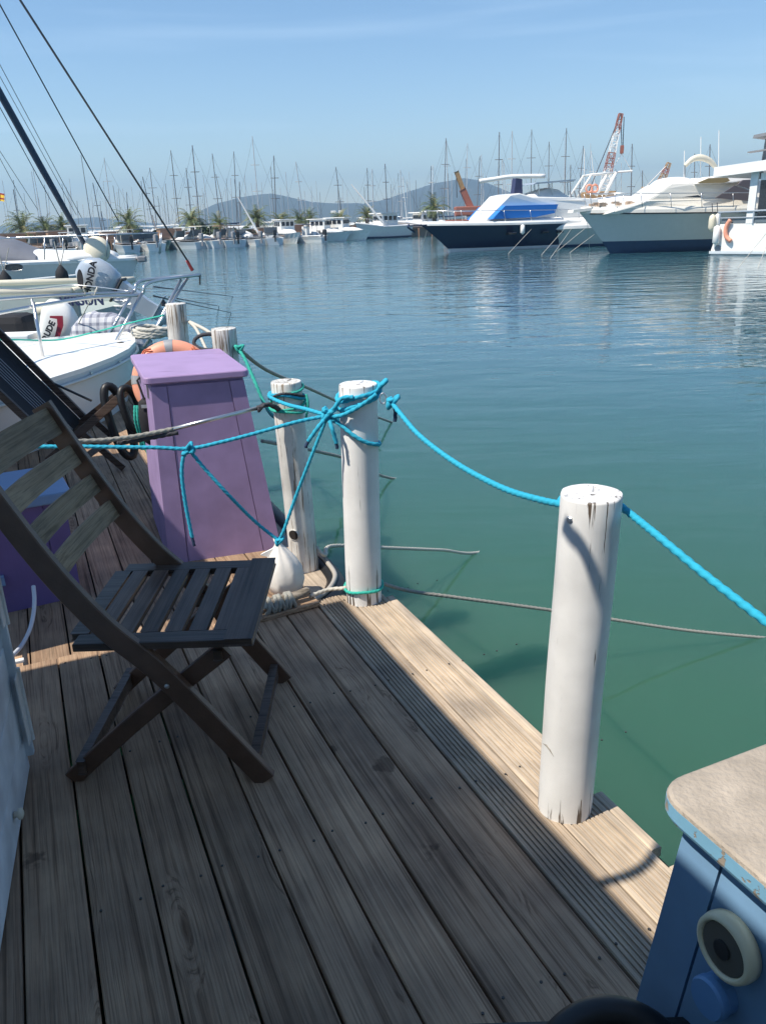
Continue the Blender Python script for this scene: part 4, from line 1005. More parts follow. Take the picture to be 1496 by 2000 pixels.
def put(o, org, ax):
    """local x -> ax, y -> ax rotated, z up, at org"""
    ay = Vector((-ax.y, ax.x, 0)); return Matrix(((ax.x, ay.x, 0, org.x), (ax.y, ay.y, 0, org.y), (0, 0, 1, org.z), (0, 0, 0, 1)))
class Boat:
    def __init__(s, name, label, cat, org, ax, group=None):
        s.ax = ax.normalized(); s.org = org; s.ay = Vector((-s.ax.y, s.ax.x, 0))
        s.e = empty(name, org, math.atan2(s.ax.y, s.ax.x), label=label, cat=cat, group=group)
    def m(s, name, bm, mat, smooth=False, parent=None):
        p = parent or s.e
        return mesh(name, bm, mat, p, smooth=smooth, world=False)
    def hull(s, L_, bw, sheer, ov, split, mh, mb, deckmat, gun=.10, **kw):
        lv = (1, .8, .6, .4, split, split*.5, 0, -1); rg = hull_rings(L_, bw, sheer, ov, levels=lv, **kw); n = len(rg[0]); h = 8
        up, lo = B(), B()
        def part(bm, i0, i1):
            vs_ = [[bm.verts.new(r_[k]) for k in range(i0, i1+1)] for r_ in rg]
            for a in range(len(vs_)-1):
                for k in range(i1-i0): bm.faces.new((vs_[a][k], vs_[a][k+1], vs_[a+1][k+1], vs_[a+1][k]))
            return vs_
        part(up, 0, 4); part(up, n-5, n-1); part(lo, 4, n-5)
        up.faces.new([up.verts.new(p) for p in rg[-1][0:5]+rg[-1][n-5:n]])
        lo.faces.new([lo.verts.new(p) for p in rg[-1][4:n-4]])
        bmesh.ops.remove_doubles(up, verts=up.verts, dist=1e-4); bmesh.ops.remove_doubles(lo, verts=lo.verts, dist=1e-4)
        s.m('hull', up, mh, True); s.m('bottom_paint', lo, mb, True)
        dk = B(); vs_ = []
        for r_ in rg:
            x, y, z = r_[0]; vs_.append([dk.verts.new(p) for p in ((x, y+.03, z-.02), (x, y+.03, z+gun*.5), (x+.02, y-.03, z+gun), (x+.02, 0, z+gun+.03), (x+.02, -y+.03, z+gun), (x, -y-.03, z+gun*.5), (x, -y-.03, z-.02))])
        for a in range(len(vs_)-1):
            for k in range(6): dk.faces.new((vs_[a][k], vs_[a][k+1], vs_[a+1][k+1], vs_[a+1][k]))
        dk.faces.new(vs_[-1]); s.m('deck_moulding', dk, deckmat, False); s.rg = rg
    def sz(s, px, py, yo=0.0):      # pixel -> (x aft, z above water) in the boat's lengthwise plane at lateral offset yo
        o = s.org+s.ay*yo; p = ovp(px, py, o, o+s.ax); v = p-o; return v.dot(s.ax), p.z-s.org.z
    def cabin(s, name, top, zb, hw, mat, ex=2.6, smooth=True, nose=.5, n=22, kx=12):
        """rounded superstructure: top = [(x, ztop)], zb base height function or number, hw = [(x, halfwidth)]"""
        tp = spline([(x, 0, z) for x, z in top], 6); top = [(p.x, p.z) for p in tp]; top = sorted(top); n = max(n, 34) if n > 10 else n
        x0, x1 = top[0][0], top[-1][0]; rings = []
        for i in range(n+1):
            x = x0+(x1-x0)*i/n; zt_ = interp(top, x); b = zb if not isinstance(zb, list) else interp(zb, x); w_ = interp(hw, x); ring = []
            for k in range(kx+1):
                q = math.pi*k/kx; c, s_ = math.cos(q), math.sin(q)
                ring.append((x, w_*math.copysign(abs(c)**(2/ex), c), b+max(.01, zt_-b)*abs(s_)**(2/ex)))
            rings.append(ring)
        bm = B(); loft(bm, rings); return s.m(name, bm, mat, smooth)
    def block(s, name, outline, wb, wt, mat, bev=.1, nosex=None, nosew=.5):
        """superstructure cut from a side outline, narrowing upwards and towards the bow"""
        zs = [z for x, z in outline]; z0, z1 = min(zs), max(zs); x0 = min(x for x, z in outline)
        def hw(x, z):
            w_ = wb+(wt-wb)*(z-z0)/(z1-z0)
            if nosex: w_ *= nosew+(1-nosew)*min(1, max(0, (x-x0)/nosex))
            return w_
        bm = B(); a = [bm.verts.new((x, -hw(x, z), z)) for x, z in outline]; b = [bm.verts.new((x, hw(x, z), z)) for x, z in outline]; n = len(a)
        bm.faces.new(a); bm.faces.new(b[::-1])
        for i in range(n): bm.faces.new((a[i], a[(i+1) % n], b[(i+1) % n], b[i]))
        bmesh.ops.recalc_face_normals(bm, faces=bm.faces)
        bmesh.ops.bevel(bm, geom=bm.edges[:], offset=bev, segments=3, affect='EDGES', profile=.6)
        return s.m(name, bm, mat, False)
    def rail(s, path, zr, hgt, r_=.022, posts=6, name='rail'):
        """path = [(x, y, z)] of the deck edge; top tube plus stanchions, both sides"""
        bm = B()
        tube(bm, [(x, y, z+hgt) for x, y, z in path], r_, 6); e = s.m(name, bm, M['steel'], True)
        for i in range(posts):
            f = i/(posts-1)*(len(path)-1); a = int(min(f, len(path)-2)); p = Vector(path[a]).lerp(Vector(path[a+1]), f-a)
            bm = B(); tube(bm, [p, p+Vector((-.12, 0, hgt))], r_*.8, 5); s.m('stanchion', bm, M['steel'], True)
def prism(bm, pts_xz, y0, y1):
    poly_extrude(bm, [(x, y0, z) for x, z in pts_xz], Vector((0, y1-y0, 0)))
def world_line(name, a, b, r_, mat, label, cat='rope', group=None, sag=0.0):
    pts = [Vector(a).lerp(Vector(b), i/6)-Vector((0, 0, sag*4*(i/6)*(1-i/6))) for i in range(7)]
    bm = B(); tube(bm, pts, r_, 5); o = mesh(name, bm, mat, smooth=True); tag(o, label, cat, group); return o

# ---- navy motor yacht
org = oz(880, 492, WZ); nav = Boat('motor_yacht', 'navy hulled motor yacht with bright blue canvas over its windscreen', 'yacht', org, Vector((.93, .37, 0)))
nav.hull(13.5, 4.2, [(0, 1.62), (.3, 1.50), (1, 1.42)], 2.0, .12, M['navy'], M['whitedull'], M['white'], gun=.20, flare=.72)
yo = -1.2
P_ = lambda x, y, o_=yo: nav.sz(x, y, o_)
nav.cabin('coachroof', [P_(908, 438), P_(950, 430), P_(1010, 424), P_(1075, 418), P_(1130, 420)], 1.5, [(0, .3), (2, 1.3), (5, 1.6), (12, 1.7)], M['white'])
a0 = P_(962, 425)[0]; a1 = P_(1090, 425)[0]
nav.block('deckhouse', [P_(946, 436), P_(953, 424), P_(995, 381), P_(1013, 377), P_(1036, 384), P_(1120, 386), P_(1165, 388), P_(1165, 432)], 1.55, 1.3, M['white'], .09, 1.5, .7)
bm = B(); q = [P_(961, 428, -1.62), P_(984, 402, -1.5), P_(1088, 399, -1.56), P_(1083, 416, -1.64), P_(1045, 424, -1.66)]
prism(bm, q, -1.66, 1.66); nav.m('windscreen_canvas', bm, M['canvasblue'])
nav.block('flybridge_canvas', [P_(1010, 392), P_(1045, 380), P_(1082, 366), P_(1100, 369), P_(1112, 384), P_(1140, 392)], 1.45, .5, M['canvaswhite'], .05)
bm = B(); x, z = P_(1020, 362, 0); x2, z2 = P_(1100, 355, 0); prism(bm, [(x, z), (x2, z2), (x2, z2+.09), (x+.2, z+.10)], -1.3, 1.3); nav.m('hard_top', bm, M['silver'])
for x_, y_ in ((1036, 384), (1062, 372), (1092, 372)):
    xa, za = P_(x_, y_, 0); bm = B()
    for s_ in (-1.0, 1.0): tube(bm, [(xa, s_, za-.3), (xa-.1, s_, z+.1)], .04, 6)
    nav.m('top_leg', bm, M['steel'])
bm = B(); x, z = P_(1007, 395, 0); x2, z2 = P_(1010, 350, 0); prism(bm, [(x-.35, z), (x+.38, z), (x2+.22, z2), (x2-.22, z2+.05)], -.22, .22); nav.m('dark_mast_cover', bm, plain('navy_canvas', (.03, .04, .10), .7))
nav.rail([(-1.7, -.25, 1.82), (0, -.95, 1.78), (2, -1.6, 1.72), (5, -2.0, 1.66), (8, -2.05, 1.62)], 0, .62, posts=8)
nav.rail([(-1.7, .25, 1.82), (0, .95, 1.78), (2, 1.6, 1.72), (5, 2.0, 1.66)], 0, .62, posts=5)
for x_ in (3.3, 5.6, 6.7):
    bm = B(); box(bm, (x_, 0, .98), (.42, 2*2.0, .15), bev=.03); nav.m('hull_window', bm, M['glass'])
bm = B(); lathe(bm, [(.03, .28), (.13, .22), (.14, -.2), (.03, -.3)], (P_(1019, 448, -2.1)[0], -2.18, 1.2), n=12); nav.m('fender', bm, M['white'], True)
bm = B(); box(bm, (-2.2, 0, 1.62), (1.3, .5, .08)); tube(bm, [(-2.8, 0, 1.7), (-2.9, 0, 1.55), (-2.4, 0, 1.2)], .06, 6); nav.m('bowsprit', bm, M['navy'])
world_line('mooring_line', nav.org+nav.ax*-1.5+Z3*1.6, oz(822, 492, WZ), .013, M['r_white'], 'pale bow line slanting left from the navy yacht into the water')
world_line('mooring_line', oy(1037, 448, 52), oz(992, 496, WZ), .013, M['r_white'], 'pale line slanting into the water between the navy yacht and the small grey-hulled boat')

# ---- small grey hulled boat between
org = oz(1075, 484, WZ); sg = Boat('motor_boat', 'small grey-hulled boat with white foredeck squeezed between navy and cream yachts', 'boat', org, Vector((.96, .28, 0)))
sg.hull(9, 3.0, [(0, 1.12), (1, 1.2)], 1.1, .14, M['hullgrey'], M['boot'], M['white'], gun=.3, flare=.75)
sg.cabin('foredeck', [sg.sz(1060, 440), sg.sz(1090, 428), sg.sz(1130, 425), (6, 1.9)], 1.2, [(0, .3), (3, 1.2), (6, 1.3)], M['white'])
sg.rail([(-.8, -.2, 1.3), (1, -1.0, 1.3), (3.5, -1.4, 1.3)], 0, .5, posts=4)
for a, b, w_ in (((1101, 448), (1057, 498), 'leftmost'), ((1116, 446), (1074, 505), 'second from the left'), ((1141, 447), (1086, 492), 'second from the right'), ((1160, 458), (1112, 494), 'rightmost')):
    world_line('mooring_line', oy(a[0], a[1], 47.5), oz(b[0], b[1], WZ), .013, M['r_white'], f'{w_} of four pale lines slanting into the water before the grey-hulled boat', group='slanting bow lines of the grey-hulled boat')

# ---- white RIB with roll bar and orange ring on the davits behind
org = Vector((oy(1112, 400, 60).x, 60, oy(1112, 402, 60).z)); tb = Boat('tender', 'grey tender with white roll bar carrying orange life rings, raised behind the yachts', 'tender', org, Vector((.99, .1, 0)))
k_ = 60*1.02/F
bm = B(); tube(bm, spline([(-.2, 0, .2), (.3, -.5, .1), (1.5, -.75, 0), (4.2, -.75, 0)], 5), .26, 10); tube(bm, spline([(-.2, 0, .2), (.3, .5, .1), (1.5, .75, 0), (4.2, .75, 0)], 5), .26, 10); tb.m('tube_collar', bm, plain('light_grey_collar', (.5, .5, .5), .5), True)
bm = B(); prism(bm, [(0, 0), (4.2, -.1), (4.0, -.45), (1.0, -.45)], -.6, .6); tb.m('hull', bm, M['whitedull'])
def TB(x, y): return ((x-1112)*k_, -(y-402)*k_)
for s_ in (-.9, .9):
    x0, z0 = TB(1118, 388); x1, z1_ = TB(1142, 352); x2, z2 = TB(1186, 350); x3, z3 = TB(1168, 386)
    bm = B(); tube(bm, [(x0, s_, z0), (x1, s_*.9, z1_), (x2, s_*.9, z2)], .075, 8); tube(bm, [(x2, s_*.9, z2), (x3, s_, z3)], .13, 8); tb.m('roll_bar', bm, M['white'], True)
bm = B(); tube(bm, [(x1, -.8, z1_), (x1, .8, z1_)], .06, 8); tube(bm, [(x2, -.8, z2), (x2, .8, z2)], .06, 8); tb.m('cross_bar', bm, M['white'], True)
for cxp in (1137, 1147):
    x, z = TB(cxp, 375); bm = B(); tube(bm, [(x+.22*math.cos(t_), -1.05, z+.24*math.sin(t_)) for t_ in [i*math.pi/8 for i in range(17)]], .07, 8, cap=False); tag(tb.m('orange_ring', bm, M['orange'], True), None)
bm = B()
for x_ in (1102, 1110, 1118): tube(bm, [(TB(x_, 378)[0], -1.0, TB(x_, 378)[1]), (TB(x_+10, 402)[0], -1.0, TB(x_+10, 404)[1])], .05, 5)
tag(tb.m('davit_arm', bm, M['grey']), kind='stuff')
bm = B(); tube(bm, [(-2.5, -.9, -.15), (4.8, -.9, -.2)], .03, 5)
tb.m('davit_rail', bm, M['steel'])
# support: pilothouse boat beneath the tender
sb = Boat('motor_boat', 'white motor boat carrying the raised grey tender on its stern', 'boat', Vector((oy(1095, 480, 59).x, 59.5, WZ)), Vector((.97, .2, 0)))
sb.hull(10, 3.8, [(0, 1.9), (1, 1.7)], .8, .1, M['hullshade'], M['boot'], M['white'], gun=.2)
sb.cabin('deckhouse', [(1, 2.0), (2, 2.9), (6, 3.05), (8, 2.4)], 1.8, [(0, 1), (8, 1.5)], M['white'], ex=4)

# ---- big cream yacht
org = oz(1190, 495, WZ); big = Boat('motor_yacht', 'large cream and pale grey motor yacht with a dark blue bottom and white fenders', 'yacht', org, Vector((.985, .175, 0)))
big.hull(14.5, 4.6, [(0, 2.02), (.25, 1.92), (.6, 1.80), (1, 1.72)], 1.75, .30, M['hullgrey'], M['boot'], plain('warm_white_gelcoat', (.78, .74, .66), .3, coat=.3, var=.05), gun=.30, flare=.66, fullness=.62)
G = lambda x, y, o_=-1.3: big.sz(x, y, o_)
WW = plain('warm_white_topsides', (.80, .76, .68), .28, coat=.3, var=.04)
xa = G(1150, 430)[0]
big.block('foredeck_trunk', [G(1186, 419), G(1205, 409), G(1232, 401), G(1268, 391), G(1490, 384), G(1490, 419)], 2.0, 1.75, WW, .12, 3.5, .45)
big.block('windscreen_hood', [G(1248, 398), G(1280, 378), G(1302, 362), G(1312, 357), G(1345, 355), G(1490, 352), G(1490, 392)], 1.72, 1.35, WW, .16, 2.0, .7)
big.cabin('radar_hump', [G(1308, 358), G(1318, 347), G(1340, 343), G(1362, 346), G(1376, 356)], G(1340, 360)[1], [(0, .9), (12, .9)], M['white'], ex=3)
big.block('bimini', [G(1352, 360), G(1374, 349), G(1395, 344), G(1480, 339), G(1480, 350), G(1420, 358)], 1.75, 1.6, M['canvaswhite'], .08)
q = [G(1358, 358, -1.75), G(1382, 348, -1.75), G(1418, 347, -1.75), G(1423, 353, -1.75), G(1412, 357, -1.75)]
bm = B(); prism(bm, q, -1.84, -1.76); big.m('bimini_opening', bm, plain('tan_lining', (.30, .22, .10), .8))
q = [G(1394, 387, -1.9), G(1427, 363, -1.72), G(1467, 374, -1.9), G(1467, 393, -1.96), G(1440, 388, -1.96)]
bm = B(); poly_extrude(bm, [(q[0][0], -2.0, q[0][1]), (q[1][0], -2.0, q[1][1]), (q[2][0], -2.0, q[2][1]), (q[3][0], -2.0, q[3][1])], Vector((0, .06, 0))); big.m('side_screen', bm, M['mesh'])
q = [G(1435, 361, -1.7), G(1445, 352, -1.7), G(1467, 351, -1.7), G(1467, 372, -1.7)]
bm = B(); prism(bm, q, -1.92, -1.84); big.m('upper_screen', bm, M['mesh'])
q = [G(1330, 385, -1.9), G(1362, 381, -1.9), G(1372, 386, -1.9)]
bm = B(); prism(bm, q, -1.93, -1.88); big.m('small_window', bm, M['glass'])
rp_ = [(-1.3, -.35, 2.28), (.4, -1.2, 2.22), (2.5, -1.95, 2.14), (5, -2.25, 2.08), (8, -2.28, 2.05), (11, -2.25, 2.05)]
big.rail(rp_, 0, .66, posts=9); big.rail([(x, -y, z) for x, y, z in rp_[:4]], 0, .66, posts=5)
bm = B(); prism(bm, [(-2.3, 2.05), (-1.2, 2.14), (-1.2, 2.28), (-2.25, 2.2)], -.35, .35); big.m('bow_platform', bm, WW)
rnd = random.Random(4)
bm = B()
for k in range(14): box(bm, (rnd.uniform(-1.2, 1.2), rnd.uniform(-.5, .5), 2.38+rnd.uniform(0, .1)), (rnd.uniform(.1, .4), rnd.uniform(.1, .3), rnd.uniform(.06, .22)), bev=.02)
tag(big.m('foredeck_gear', bm, plain('weathered_gear', (.40, .30, .22), .7, var=.5)), kind='stuff')
for px_, py_, rr2, hh, mt in ((1388, 436, .17, .42, 'cream'), (1398, 432, .14, .36, 'canvaswhite')):
    x, z = G(px_, py_, -2.4); bm = B(); lathe(bm, [(.03, hh), (rr2*.8, hh*.8), (rr2, hh*.4), (rr2, -hh*.5), (rr2*.6, -hh*.85), (.02, -hh)], (x, -2.48, z), n=14); big.m('fender', bm, M[mt], True)
    bm = B(); tube(bm, [(x, -2.46, z+hh), (x, -2.3, z+hh+.5)], .02, 5); big.m('fender_line', bm, M['r_dark'])
bm = B(); tube(bm, [(r_[0][0], r_[0][1]*-1-.02, r_[0][2]-.03) for r_ in big.rg[1:]], .035, 6); big.m('rub_rail', bm, M['black'], True)
for x_ in (2.2, 4.6):
    bm = B(); box(bm, (x_, 0, 2.86 if x_ > 4 else 2.62), (.6, .6, .05), bev=.02); big.m('deck_hatch', bm, M['smoke'])
# canvas roll on the arch and antennas
bm = B(); pts = [G(1331, 325, 0), G(1345, 312, 0), G(1362, 309, 0), G(1380, 316, 0), G(1392, 330, 0)]
tube(bm, spline([(x, -.3, z) for x, z in pts], 5), [.09+.07*math.sin(math.pi*i/20) for i in range(21)], 9); big.m('furled_canvas', bm, M['cream'], True)
bm = B(); tube(bm, [(*[G(1331, 352, 0)[0]], -.3, G(1331, 352, 0)[1]), (G(1331, 322, 0)[0], -.3, G(1331, 322, 0)[1])], .05, 6); tube(bm, [(G(1392, 330, 0)[0], -.3, G(1392, 330, 0)[1]), (G(1402, 345, 0)[0], -.3, G(1402, 345, 0)[1])], .04, 6); big.m('arch_leg', bm, M['steel'])
for x_, y0_, y1_ in ((1398, 342, 255), (1363, 343, 268), (1331, 350, 295)):
    a_ = G(x_, y0_, 0); b_ = G(x_+1, y1_, 0); bm = B(); tube(bm, [(a_[0], -.2, a_[1]), (b_[0], -.2, b_[1])], .022, 5); big.m('antenna', bm, M['white'])
world_line('mooring_line', oy(1146, 425, 44.3), oz(1151, 491, WZ), .013, M['r_white'], 'pale line hanging straight down from the cream yacht bow')

# ---- white houseboat at the right frame edge
hx = oz(1387, 498, WZ); hax = Vector((.72, -.69, 0)).normalized()
wh = Boat('houseboat', 'white houseboat with a flat white roof and dark glass at the right frame edge', 'houseboat', hx, hax)
H_ = lambda x, y, o_=0: wh.sz(x, y, o_)
bm = B(); prism(bm, [(0, -.3), (0, .25), (.28, 1.35), (7.5, 1.35), (7.5, -.3)], 0, 4.2); wh.m('hull', bm, M['white'])
bm = B(); box(bm, (3.7, -.05, .12), (7.5, .10, .12)); wh.m('rubbing_strake', bm, M['hullshade'])
zr_ = H_(1415, 330)[1]
bm = B(); x, z = H_(1400, 327); prism(bm, [(x, z), (7.4, z+.55), (7.4, z+.1), (x, z-.42)], -.35, 4.4); wh.m('roof', bm, M['white'])
x, z = H_(1475, 330)
bm = B(); box(bm, (x, .05, (1.35+z)/2), (.32, .12, z-1.35)); wh.m('corner_pillar', bm, M['whitedull'])
bm = B(); box(bm, (x+2.2, .12, (1.35+z)/2-.1), (3.9, .04, z-1.55)); wh.m('glass_wall', bm, M['glass'])
bm = B(); box(bm, (x+2.2, .08, z-.32), (3.9, .08, .3)); wh.m('lintel', bm, M['white'])
xs_, zs_ = H_(1402, 415)
bm = B(); tube(bm, [(xs_, -.02, zs_), (7.3, -.02, zs_+.1)], .045, 7); tube(bm, [(xs_+.1, -.02, zs_-.25), (7.3, -.02, zs_-.2)], .03, 6)
wh.m('handrail', bm, M['silver'], True)
for f in (.1, 1.6, 2.6, 3.6, 5.0): bm = B(); tube(bm, [(xs_+f, -.02, 1.35), (xs_+f, -.02, zs_)], .035, 6); wh.m('rail_post', bm, M['silver'])
bm = B(); box(bm, (xs_+3.3, .03, (1.38+zs_-.3)/2), (6.2, .02, zs_-.3-1.38)); wh.m('rail_screen', bm, M['smoke'])
bm = B(); x, z = H_(1425, 452); tube(bm, spline([(x, -.1, z+.5), (x-.16, -.1, z+.2), (x-.12, -.1, z-.2), (x+.12, -.1, z-.42)], 5), .10, 8); wh.m('life_ring', bm, M['orange'], True)
bm = B(); x, z = H_(1391, 485); lathe(bm, [(.14, 0), (.15, .02), (.11, .03)], (x+.25, -.01, z), Vector((0, -1, 0)), 14); wh.m('emblem', bm, M['grey'])
bm = B(); x, z = H_(1401, 460); lathe(bm, [(.03, .45), (.15, .38), (.16, -.3), (.04, -.4)], (x, -.16, z), n=12); wh.m('fender', bm, M['white'], True)
x, z = H_(1480, 300); x2, z2 = H_(1478, 335)
bm = B(); tube(bm, [(x, .6, z2-.3), (x+.1, .6, z+.6)], .09, 8); tube(bm, [(x+1.4, .6, z2-.3), (x+1.5, .6, z+.7)], .09, 8); wh.m('sunshade_post', bm, M['grey'])
bm = B(); prism(bm, [(x-.25, z+.62), (x+3, z+.95), (x+3, z+1.08), (x-.2, z+.75)], -.2, 2.5); prism(bm, [(x-.4, z+.05), (x+3, z+.3), (x+3, z+.36), (x-.4, z+.10)], -.2, .2); wh.m('sunshade', bm, M['grey'])
for a, b, w_ in (((1496, 455), (1441, 523), 'longer left'), ((1496, 480), (1479, 524), 'shorter right')):
    world_line('mooring_line', oy(a[0], a[1], 36), oz(b[0], b[1], WZ), .013, M['r_white'], f'{w_} pale line slanting into the water beside the white houseboat', group='lines beside the white houseboat')

# ---- cranes
def crane(base_px, tip_px, Y, wdt, label, mats, back=None, hook=None, segs=14, body=True):
    a = oy(base_px[0], base_px[1], Y); b = oy(tip_px[0], tip_px[1], Y); t_ = empty('crane', Vector((a.x, Y, WZ+.8)), label=label, cat='crane')
    d = (b-a).normalized(); s_ = Vector((d.z, 0, -d.x)).normalized(); y_ = Vector((0, 1, 0)); L_ = (b-a).length
    cor = [s_*w1+y_*w2 for w1 in (-1, 1) for w2 in (-1, 1)]
    for j in range(4):
        for seg in range(4):
            f0, f1 = seg/4, (seg+1)/4
            w0_, w1_ = (wdt*(1-.55*f0)/2, wdt*(1-.55*f1)/2)
            bm = B(); tube(bm, [a+d*L_*f0+cor[j]*w0_, a+d*L_*f1+cor[j]*w1_], wdt*.055, 5); mesh('boom_chord', bm, M[mats[seg % 2]], t_)
    for i in range(segs):
        f0, f1 = i/segs, (i+1)/segs; w0_, w1_ = (wdt*(1-.55*f0)/2, wdt*(1-.55*f1)/2); bm = B()
        for (p, q) in ((0, 1), (1, 3), (3, 2), (2, 0)):
            u_, v_ = (p, q) if i % 2 else (q, p)
            tube(bm, [a+d*L_*f0+cor[u_]*w0_, a+d*L_*f1+cor[v_]*w1_], wdt*.03, 4); tube(bm, [a+d*L_*f1+cor[p]*w1_, a+d*L_*f1+cor[q]*w1_], wdt*.03, 4)
        mesh('lattice_bay', bm, M[mats[(i*4//segs) % 2]], t_)
    if back:
        q = oy(back[0], back[1], Y); bm = B(); tube(bm, [b, q], .05, 4); mesh('pendant_line', bm, M['wire'], t_)
        bm = B(); tube(bm, [q, Vector((a.x, Y, 1))], .09, 5); mesh('gantry', bm, M['orangeflat'], t_)
    if body:
        bm = B(); box(bm, Vector((a.x-.6, Y, (a.z+.2)/2)), (3.2, 2.6, max(1, a.z-.4)), bev=.1); mesh('cab', bm, M['craneyellow'], t_)
    return t_, a, b
cr, a, b = crane((1178, 372), (1212, 222), 92, .85, 'tall red and white lattice crane with its hook hanging right of the boom', ('whitedull', 'orangeflat'), back=(1150, 372))
hk = oy(1214, 292, 92); bm = B(); tube(bm, [b, hk], .045, 4); tube(bm, [b+Vector((.35, 0, -.3)), hk+Vector((.1, 0, 0))], .045, 4); mesh('hoist_line', bm, M['wire'], cr)
bm = B(); box(bm, hk, (.35, .3, .8), bev=.05); mesh('hook_block', bm, M['orangeflat'], cr)
bm = B()
for e_ in ((1192, 336), (1233, 334)): tube(bm, [hk-Vector((0, 0, .4)), oy(e_[0], e_[1], 92)], .03, 4)
tube(bm, [oy(1190, 337, 92), oy(1234, 334, 92)], .12, 6); mesh('spreader_bar', bm, M['whitedull'], cr)
crane((1288, 362), (1306, 318), 120, 1.0, 'short red lattice crane boom behind the cream yacht', ('orangeflat', 'craneyellow'), back=(1258, 368), segs=8)
tc_ = empty('crane', oy(908, 402, 88), label='crane truck with an orange arm raised left behind the navy yacht', cat='crane')
bm = B(); beam(bm, oy(920, 408, 88), oy(903, 370, 88), .8, .6, (0, 1, 0), .05); mesh('lower_arm', bm, M['orangeflat'], tc_)
bm = B(); beam(bm, oy(906, 376, 88), oy(891, 335, 88), .5, .42, (0, 1, 0), .04); mesh('upper_arm', bm, M['craneyellow'], tc_)
bm = B(); tube(bm, [oy(891, 336, 88), oy(892, 386, 88)], .04, 4); mesh('hoist_line', bm, M['wire'], tc_)
bm = B(); q = oy(918, 412, 88); box(bm, q, (3.2, 2, .9), bev=.1); box(bm, Vector((q.x, 88, q.z/2-.4)), (5, 2.2, 1.2), bev=.1); mesh('truck_body', bm, M['orangeflat'], tc_)
bm = B(); q = oy(1000, 345, 70); tube(bm, spline([oy(936, 354, 70), oy(965, 350, 70), oy(1000, 345, 70), oy(1064, 344, 70)], 5), .17, 8); o = mesh('furled_sail', bm, M['canvaswhite'], smooth=True)
sl = Boat('sailboat', 'sailboat with a furled white sail along its boom behind the navy yacht', 'sailboat', Vector((oy(930, 480, 70).x, 70, WZ)), Vector((1, .1, 0)))
o.parent = sl.e; bpy.context.view_layer.update(); o.data.transform(parent_inv(sl.e)); 
sl.hull(9, 3, [(0, 1.3), (1, 1.0)], 1, .12, M['whitedull'], M['boot'], M['white'])
bm = B(); x, z = sl.sz(932, 420), 0; xx, zz = sl.sz(1000, 345); tube(bm, [(sl.sz(1000, 430)[0], 0, 1), (xx+.1, 0, zz+.2)], .09, 6); sl.m('boom_crutch', bm, M['mastl'])

